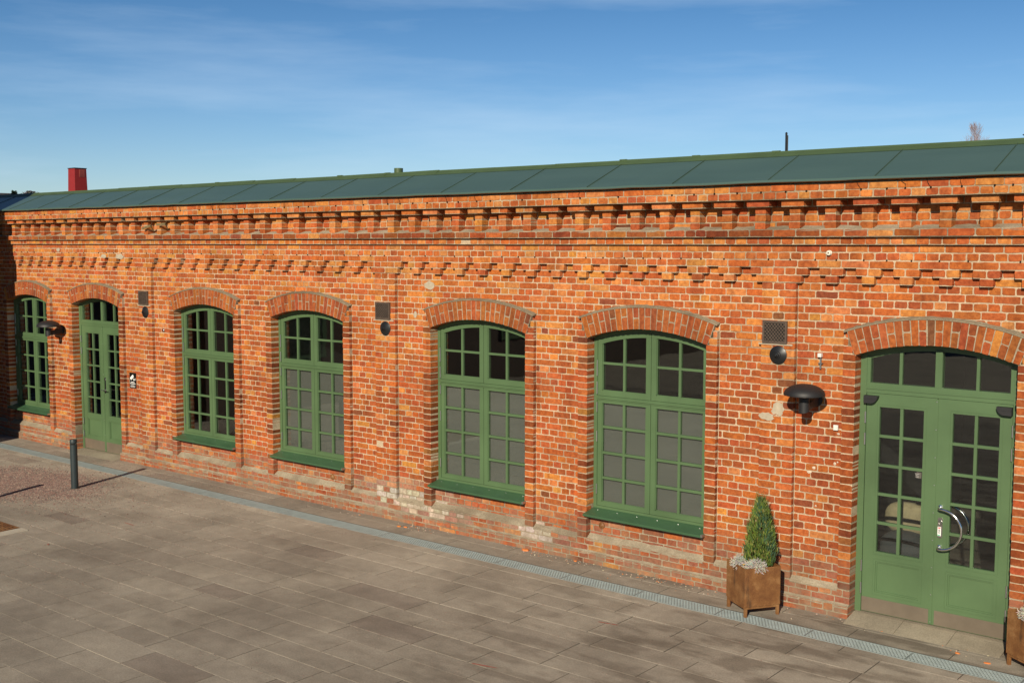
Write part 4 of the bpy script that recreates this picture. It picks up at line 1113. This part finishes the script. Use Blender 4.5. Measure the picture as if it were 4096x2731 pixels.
def make_shrub(cx, cy):
    o = empty('shrub', (cx, cy, -2.975)); s = MB()
    s.tube([(cx, cy, -2.98), (cx + .01, cy, -2.7), (cx, cy, -2.4)], [.014, .010, .004], 7, (.10, .06, .04)); s.build('stem', M['leaf'], o, colattr=True)
    f = MB(); zb, zt = -2.95, -2.275
    PR = [(0, .12), (.08, .158), (.22, .176), (.45, .152), (.62, .122), (.78, .084), (.9, .050), (1.01, .014)]
    def prof(h):
        for (a, p_), (b, q_) in zip(PR, PR[1:]):
            if h <= b: return .93 * (p_ + (q_ - p_) * (h - a) / (b - a))
        return .008
    # upright sprays on a lumpy outline
    lobes = [(U(0, 6.283), U(.05, .85), U(.8, 1.25)) for _ in range(26)]
    for i in range(8500):
        h = U(0, 1) ** 1.12; q = U(0, 6.283)
        bump_ = 1 + .16 * math.sin(q * 3 + h * 9) * math.cos(h * 14 + q) + .13 * math.sin(q * 7 + 3 * h) * math.sin(h * 23 + q * 2)
        if math.sin(q * 5 + h * 17) * math.sin(q * 2 - h * 11) > .4 and R() < .75: continue
        r = prof(h) * bump_ * (U(.45, 1.0) ** .45)
        x, y, z = cx + r * math.cos(q), cy + r * math.sin(q), zb + (zt - zb) * h
        out = Vector((math.cos(q), math.sin(q), 0)); d = (out * U(.10, .55) + Vector((U(-.25, .25), U(-.25, .25), 1))).normalized()
        ln = U(.024, .062) * (1 if h < .9 else 1.3); w = U(.0025, .0048)
        sd = d.cross(Vector((U(-1, 1), U(-1, 1), U(-.3, .3)))).normalized() * w
        p = Vector((x, y, z)); e = p + d * ln; mdl = p + d * ln * .5
        t = R(); blue = math.sin(q * 2 + h * 5) > .2
        if t < .12: c = (.28, .26, .08)
        elif blue and t < .5: c = (.065, .135, .078)
        elif t < .72: c = (.145, .21, .035)
        else: c = (.055, .10, .032)
        k = U(.75, 1.25); c = tuple(v * k for v in c)
        f.add([p - sd * .6, mdl - sd, e, mdl + sd, p + sd * .6], [(0, 1, 2, 3, 4)], c)
    for i in range(300):   # loose leading shoots
        q = U(0, 6.283); h = U(.25, 1.0); r = prof(min(h, .97)) * .85
        p = Vector((cx + r * math.cos(q), cy + r * math.sin(q), zb + (zt - zb) * h)); d = (Vector((math.cos(q) * .25, math.sin(q) * .25, 1)) + Vector((U(-.1, .1), U(-.1, .1), 0))).normalized()
        for k in range(9):
            p = p + d * .0125; a = d.orthogonal().normalized(); a.rotate(Matrix.Rotation(U(0, 6.28), 3, d)); e = p + (a * .6 + d).normalized() * .016
            f.add([p - a.cross(d) * .002, e, p + a.cross(d) * .002], [(0, 1, 2)], (.09, .15, .04))
    f.build('foliage', M['leaf'], o, colattr=True); return o
s1 = make_shrub(PX + .055, PY + .035); tag(s1, 'upright conical evergreen shrub growing in the planter left of the big door', 'shrub', 'evergreen shrubs in planters')
s2 = copy_tree(s1); s2.location = s1.location + D; tag(s2, 'evergreen shrub in the right-edge planter, mostly out of the picture', 'shrub', 'evergreen shrubs in planters')
def make_wire(cx, cy, cz, r):
    o = MB()
    for i in range(700):
        d = Vector((random.gauss(0, 1), random.gauss(0, 1), abs(random.gauss(0, 1)) - .25)).normalized()
        p = Vector((cx, cy, cz)) + Vector((d.x, d.y, d.z * .8)) * r * U(.35, .75); P = [p.copy()]
        for k in range(4):
            d = (d + Vector((random.gauss(0, .55), random.gauss(0, .55), random.gauss(0, .5)))).normalized(); p = p + d * r * .17; P.append(p.copy())
        o.tube(P, .0021, 3, tuple(v * U(.75, 1.15) for v in (.56, .53, .47)), caps=False)
    return o
def wire(cx, cy, cz, r, lab):
    q = make_wire(cx, cy, cz, r).build('cushion_bush', M['twig'], None, (cx, cy, cz - r), colattr=True); tag(q, lab, 'plant', 'silver wiry cushion plants'); return q
w1 = wire(16.145, -.53, -2.940, .095, 'silvery wiry cushion plant in the left back of the planter beside the shrub')
w2 = wire(16.335, -.545, -2.940, .098, 'silvery wiry cushion plant nearest the front corner of the planter by the shrub')
w3 = w1.copy(); col.objects.link(w3); w3.location = w1.location + D + Vector((.02, .0, 0)); tag(w3, 'silvery wiry plant in the planter at the right edge of the photo', 'plant', 'silver wiry cushion plants')
s = MB()
for k in range(5):
    q = k * 1.2566; s.add([(16.215, -.60, -2.925), (16.215 + .012 * math.cos(q - .5), -.60 + .012 * math.sin(q - .5), -2.918), (16.215 + .016 * math.cos(q), -.60 + .016 * math.sin(q), -2.915), (16.215 + .012 * math.cos(q + .5), -.60 + .012 * math.sin(q + .5), -2.918)], [(0, 1, 2, 3)])
s.tube([(16.215, -.60, -2.975), (16.215, -.60, -2.925)], .0015, 4)
q = s.build('flower', M['yellow'], None, (16.215, -.60, -2.975)); tag(q, 'tiny yellow pansy at the near rim of the planter', 'flower')

# ------------------------------------------------------------------ far things
def bare_tree(cx, cy, cz, Ht, seed, spread=.22):
    rnd = random.Random(seed); tr = empty('bare_tree', (cx, cy, cz)); t = MB(); br = MB()
    t.tube([(cx, cy, cz), (cx + .03, cy, cz + Ht * .5), (cx, cy, cz + Ht * .97)], [.12, .045, .006], 7, (1, 1, 1)); t.build('trunk', M['bark'], tr)
    def limb(p, d, ln, r, lv):
        P = [p.copy()]; q = p.copy()
        for k in range(5):
            d = (d + Vector((rnd.gauss(0, .07), rnd.gauss(0, .07), .10))).normalized(); q = q + d * ln / 5; P.append(q.copy())
            if lv < 2 and k > 0:
                for _ in range(2 if lv else 3):
                    a = Vector((rnd.gauss(0, 1), rnd.gauss(0, 1), 0)).normalized(); limb(q, (d * .8 + a * .55).normalized(), ln * rnd.uniform(.25, .45), r * .5, lv + 1)
        br.tube(P, [r, r * .85, r * .7, r * .5, r * .35, r * .18], 3, caps=False)
    for i in range(130):
        h = rnd.uniform(.5, .985); a = rnd.uniform(0, 6.283); p = Vector((cx, cy, cz + Ht * h))
        limb(p, (Vector((math.cos(a), math.sin(a), 0)) * .75 + Vector((0, 0, 1))).normalized(), Ht * .36 * (1.02 - h) + .22, .0085, 0)
    br.build('crown', M['bark'], tr); return tr
t1 = bare_tree(5.86, 40, -3.45, 8.85, 3); tag(t1, 'bare reddish tree top showing above the roof at the right', 'tree')
hl = MB(); n = 60; vs = []; fs = []
for k in range(n + 1):
    x = -1100 + 900 * k / n; h = 24.5 + 1.2 * math.sin(k * .5) - max(0, (x + 585) / 20.0)
    vs += [(x, 300 + 20 * math.sin(k), -3.46), (x, 340, h), (x, 420, h - 3), (x, 520, -3.46)]
for k in range(n):
    for t in range(3): q = 4 * k + t; fs.append((q, q + 4, q + 5, q + 1))
hl.add(vs, fs); h = hl.build('hills', M['hill'], None, (-650, 400, -3.46), smooth=True); tag(h, kind='structure')
def far_tree(x, y, ztop, Ht, wd, conif, seed, lab):
    rnd = random.Random(seed); o = empty('conifer' if conif else 'distant_tree', (x, y, -3.45)); t = MB(); t.tube([(x, y, -3.45), (x, y, ztop - Ht * .2)], [.4, .1], 6); t.build('trunk', M['bark'], o); f = MB()
    for i in range(900):
        h = rnd.random(); a = rnd.uniform(0, 6.283)
        if conif: r = wd * (1 - h) * rnd.uniform(.4, 1)
        else: r = wd * math.sqrt(max(0, 1 - (2 * h - 1) ** 2)) * rnd.uniform(.2, 1) * (1 + .3 * math.sin(a * 3 + h * 7))
        p = Vector((x + r * math.cos(a), y + r * math.sin(a), ztop - Ht + Ht * h)); d = Vector((rnd.gauss(0, 1), rnd.gauss(0, 1), rnd.gauss(0, .6))).normalized(); e = d.orthogonal().normalized(); z_ = (.45 if conif else .28) * Ht / 5
        c = tuple(v * rnd.uniform(.6, 1.3) for v in ((.03, .045, .03) if conif else (.11, .09, .085)))
        f.add([p - d * z_, p + e * z_ * .5, p + d * z_, p - e * z_ * .5], [(0, 1, 2, 3)], c)
    f.build('crown', M['leaf'], o, colattr=True); tag(o, lab, 'tree', 'trees on the horizon'); return o
far_tree(-392, 200, 19.6, 14, 1.7, True, 1, 'dark pointed conifer on the horizon at the far left, the taller one')
far_tree(-386.5, 200, 18.5, 12, 1.4, True, 2, 'small dark conifer on the horizon, right of the taller pointed one')
far_tree(-285, 150, 15.2, 5, 3.6, False, 3, 'rounded bare tree on the horizon nearest the red chimney tower')
far_tree(-397, 200, 18.9, 6, 5.5, False, 4, 'wide bare tree on the horizon at the extreme left edge')
far_tree(-381, 200, 18.5, 5, 2.2, False, 5, 'low bare tree on the horizon between the small conifer and the rounded tree')
hs = empty('house', (-589, 290, 20)); tag(hs, 'distant dark roofed house on the horizon at the far left edge', 'house')
s = MB(); s.box(-601, -583, 288, 298, 15, 24.6); s.build('wall', M['signwhite'], hs)
s = MB(); s.prism([(-602, 24.6), (-582, 24.6), (-586, 28.0), (-598, 28.0)], 287, 299); s.build('roof', M['tile'], hs)

# buildings around the yard, outside the picture: the left wing throws the shadow at the left edge,
# the far side of the square is what the panes mirror
wg = empty('courtyard_wing', (-6, -12, -3.45)); tag(wg, 'neighbouring plain brick wing outside the left edge, shading the end of the wall', 'building')
WX = 1.13
s = MB(); s.box(-14, WX, -26, -3.3, -3.46, 5.2); s.build('wall', M['housewall'], wg)
s = MB(); s.add([(-14.3, -26.3, 5.2), (WX , -26.3, 5.2), (WX, -3.3, 5.2), (-14.3, -3.3, 5.2), (-6.5, -26.3, 6.4), (-6.5, -3.3, 6.4)], [(0, 1, 4), (3, 5, 2), (1, 2, 5, 4), (0, 4, 5, 3), (0, 3, 2, 1)]); s.build('roof', M['tile'], wg)
for k in range(5):
    y = -6 - k * 4; s = MB(); s.box(WX, WX + .05, y - .7, y + .7, -2.3, -.2); w = s.build('window', M['green'], wg); s = MB(); s.box(WX + .05, WX + .055, y - .6, y + .6, -2.2, -.3); s.build('pane', M['glass'], wg)
op = empty('opposite_building', (5, -40, -3.45)); tag(op, 'dark building across the square behind the camera, mirrored in the panes', 'building')
s = MB(); s.box(-60, 45, -56, -44, -3.46, 2.4); s.build('wall', M['housewall'], op)
s = MB(); s.prism([(-61, 2.4), (46, 2.4), (44, 4.0), (-59, 4.0)], -57, -43.4); s.build('roof', M['tile'], op)

# ------------------------------------------------------------------ camera
f_px, yaw, pitch, roll = 4504.563, .6856400, .0861815, -.000478
cy_, sy_ = math.cos(yaw), math.sin(yaw); cp, sp = math.cos(pitch), math.sin(pitch)
fw = Vector((-sy_ * cp, cy_ * cp, -sp)); rt = Vector((cy_, sy_, 0)); dn = fw.cross(rt)
c_, s_ = math.cos(roll), math.sin(roll); rt2 = c_ * rt + s_ * dn; dn2 = -s_ * rt + c_ * dn
cam = bpy.data.cameras.new('camera'); co = bpy.data.objects.new('camera', cam); col.objects.link(co)
mw = Matrix((( rt2.x, -dn2.x, -fw.x, 21.616853), (rt2.y, -dn2.y, -fw.y, -11.012790), (rt2.z, -dn2.z, -fw.z, .399246 + ZO), (0, 0, 0, 1)))
co.matrix_world = mw
cam.sensor_width = 36; cam.lens = f_px / 4096 * 36; cam.clip_end = 3000; cam.clip_start = .1
scene.camera = co

# ------------------------------------------------------------------ light
EL = math.radians(25.2); sd = Vector((.323, -.946, 0)).normalized()
sun = bpy.data.lights.new('sun', 'SUN'); sun.energy = 5.0; sun.angle = math.radians(.53); sun.color = (1.0, .89, .70)
so = bpy.data.objects.new('sun', sun); col.objects.link(so)
dirv = Vector((sd.x * math.cos(EL), sd.y * math.cos(EL), math.sin(EL)))
so.rotation_euler = dirv.to_track_quat('Z', 'Y').to_euler(); so.location = (10, -10, 12)
w = bpy.data.worlds.new('World'); scene.world = w; w.use_nodes = True; nt = w.node_tree; nt.nodes.clear()
out = N(nt, 'ShaderNodeOutputWorld'); bg = N(nt, 'ShaderNodeBackground'); sk = N(nt, 'ShaderNodeTexSky'); sk.sky_type = 'NISHITA'; sk.sun_disc = False
sk.sun_elevation = EL; sk.sun_rotation = math.atan2(dirv.x, dirv.y); sk.altitude = 50; sk.air_density = 1.1; sk.dust_density = .05; sk.ozone_density = 3.5
# thin cirrus streaks
tg_ = N(nt, 'ShaderNodeTexCoord'); sz = N(nt, 'ShaderNodeSeparateXYZ'); L(nt, tg_.outputs['Generated'], sz.inputs[0])
tint = ramp(nt, sz.outputs[2], [(.03, (.70, .84, 1.08)), (.20, (.36, .565, .77)), (.42, (.17, .28, .42)), (1.0, (.13, .22, .36))])
tc = N(nt, 'ShaderNodeTexCoord'); mp = N(nt, 'ShaderNodeMapping'); mp.inputs['Scale'].default_value = (1.2, 1.2, 9); mp.inputs['Rotation'].default_value = (0.05, .10, 0)
L(nt, tc.outputs['Generated'], mp.inputs[0])
cn = noise(nt, mp.outputs[0], 2.1, 7, .55)
cf = ramp(nt, cn, [(.47, (0, 0, 0)), (.80, (.34, .34, .34))])
mx = mixc(nt, cf, mixc(nt, 1.0, sk.outputs[0], tint, 'MULTIPLY'), (7.0, 8.6, 10.2))
L(nt, mx, bg.inputs[0]); bg.inputs[1].default_value = .094; L(nt, bg.outputs[0], out.inputs[0])

# objects outgrow their helper property
for o in bpy.data.objects:
    if '_o' in o: del o['_o']
scene.render.engine = 'CYCLES'
scene.view_settings.view_transform = 'Standard'; scene.view_settings.look = 'None'; scene.view_settings.exposure = .08; scene.view_settings.gamma = 1
scene.render.resolution_x = 1024; scene.render.resolution_y = 682
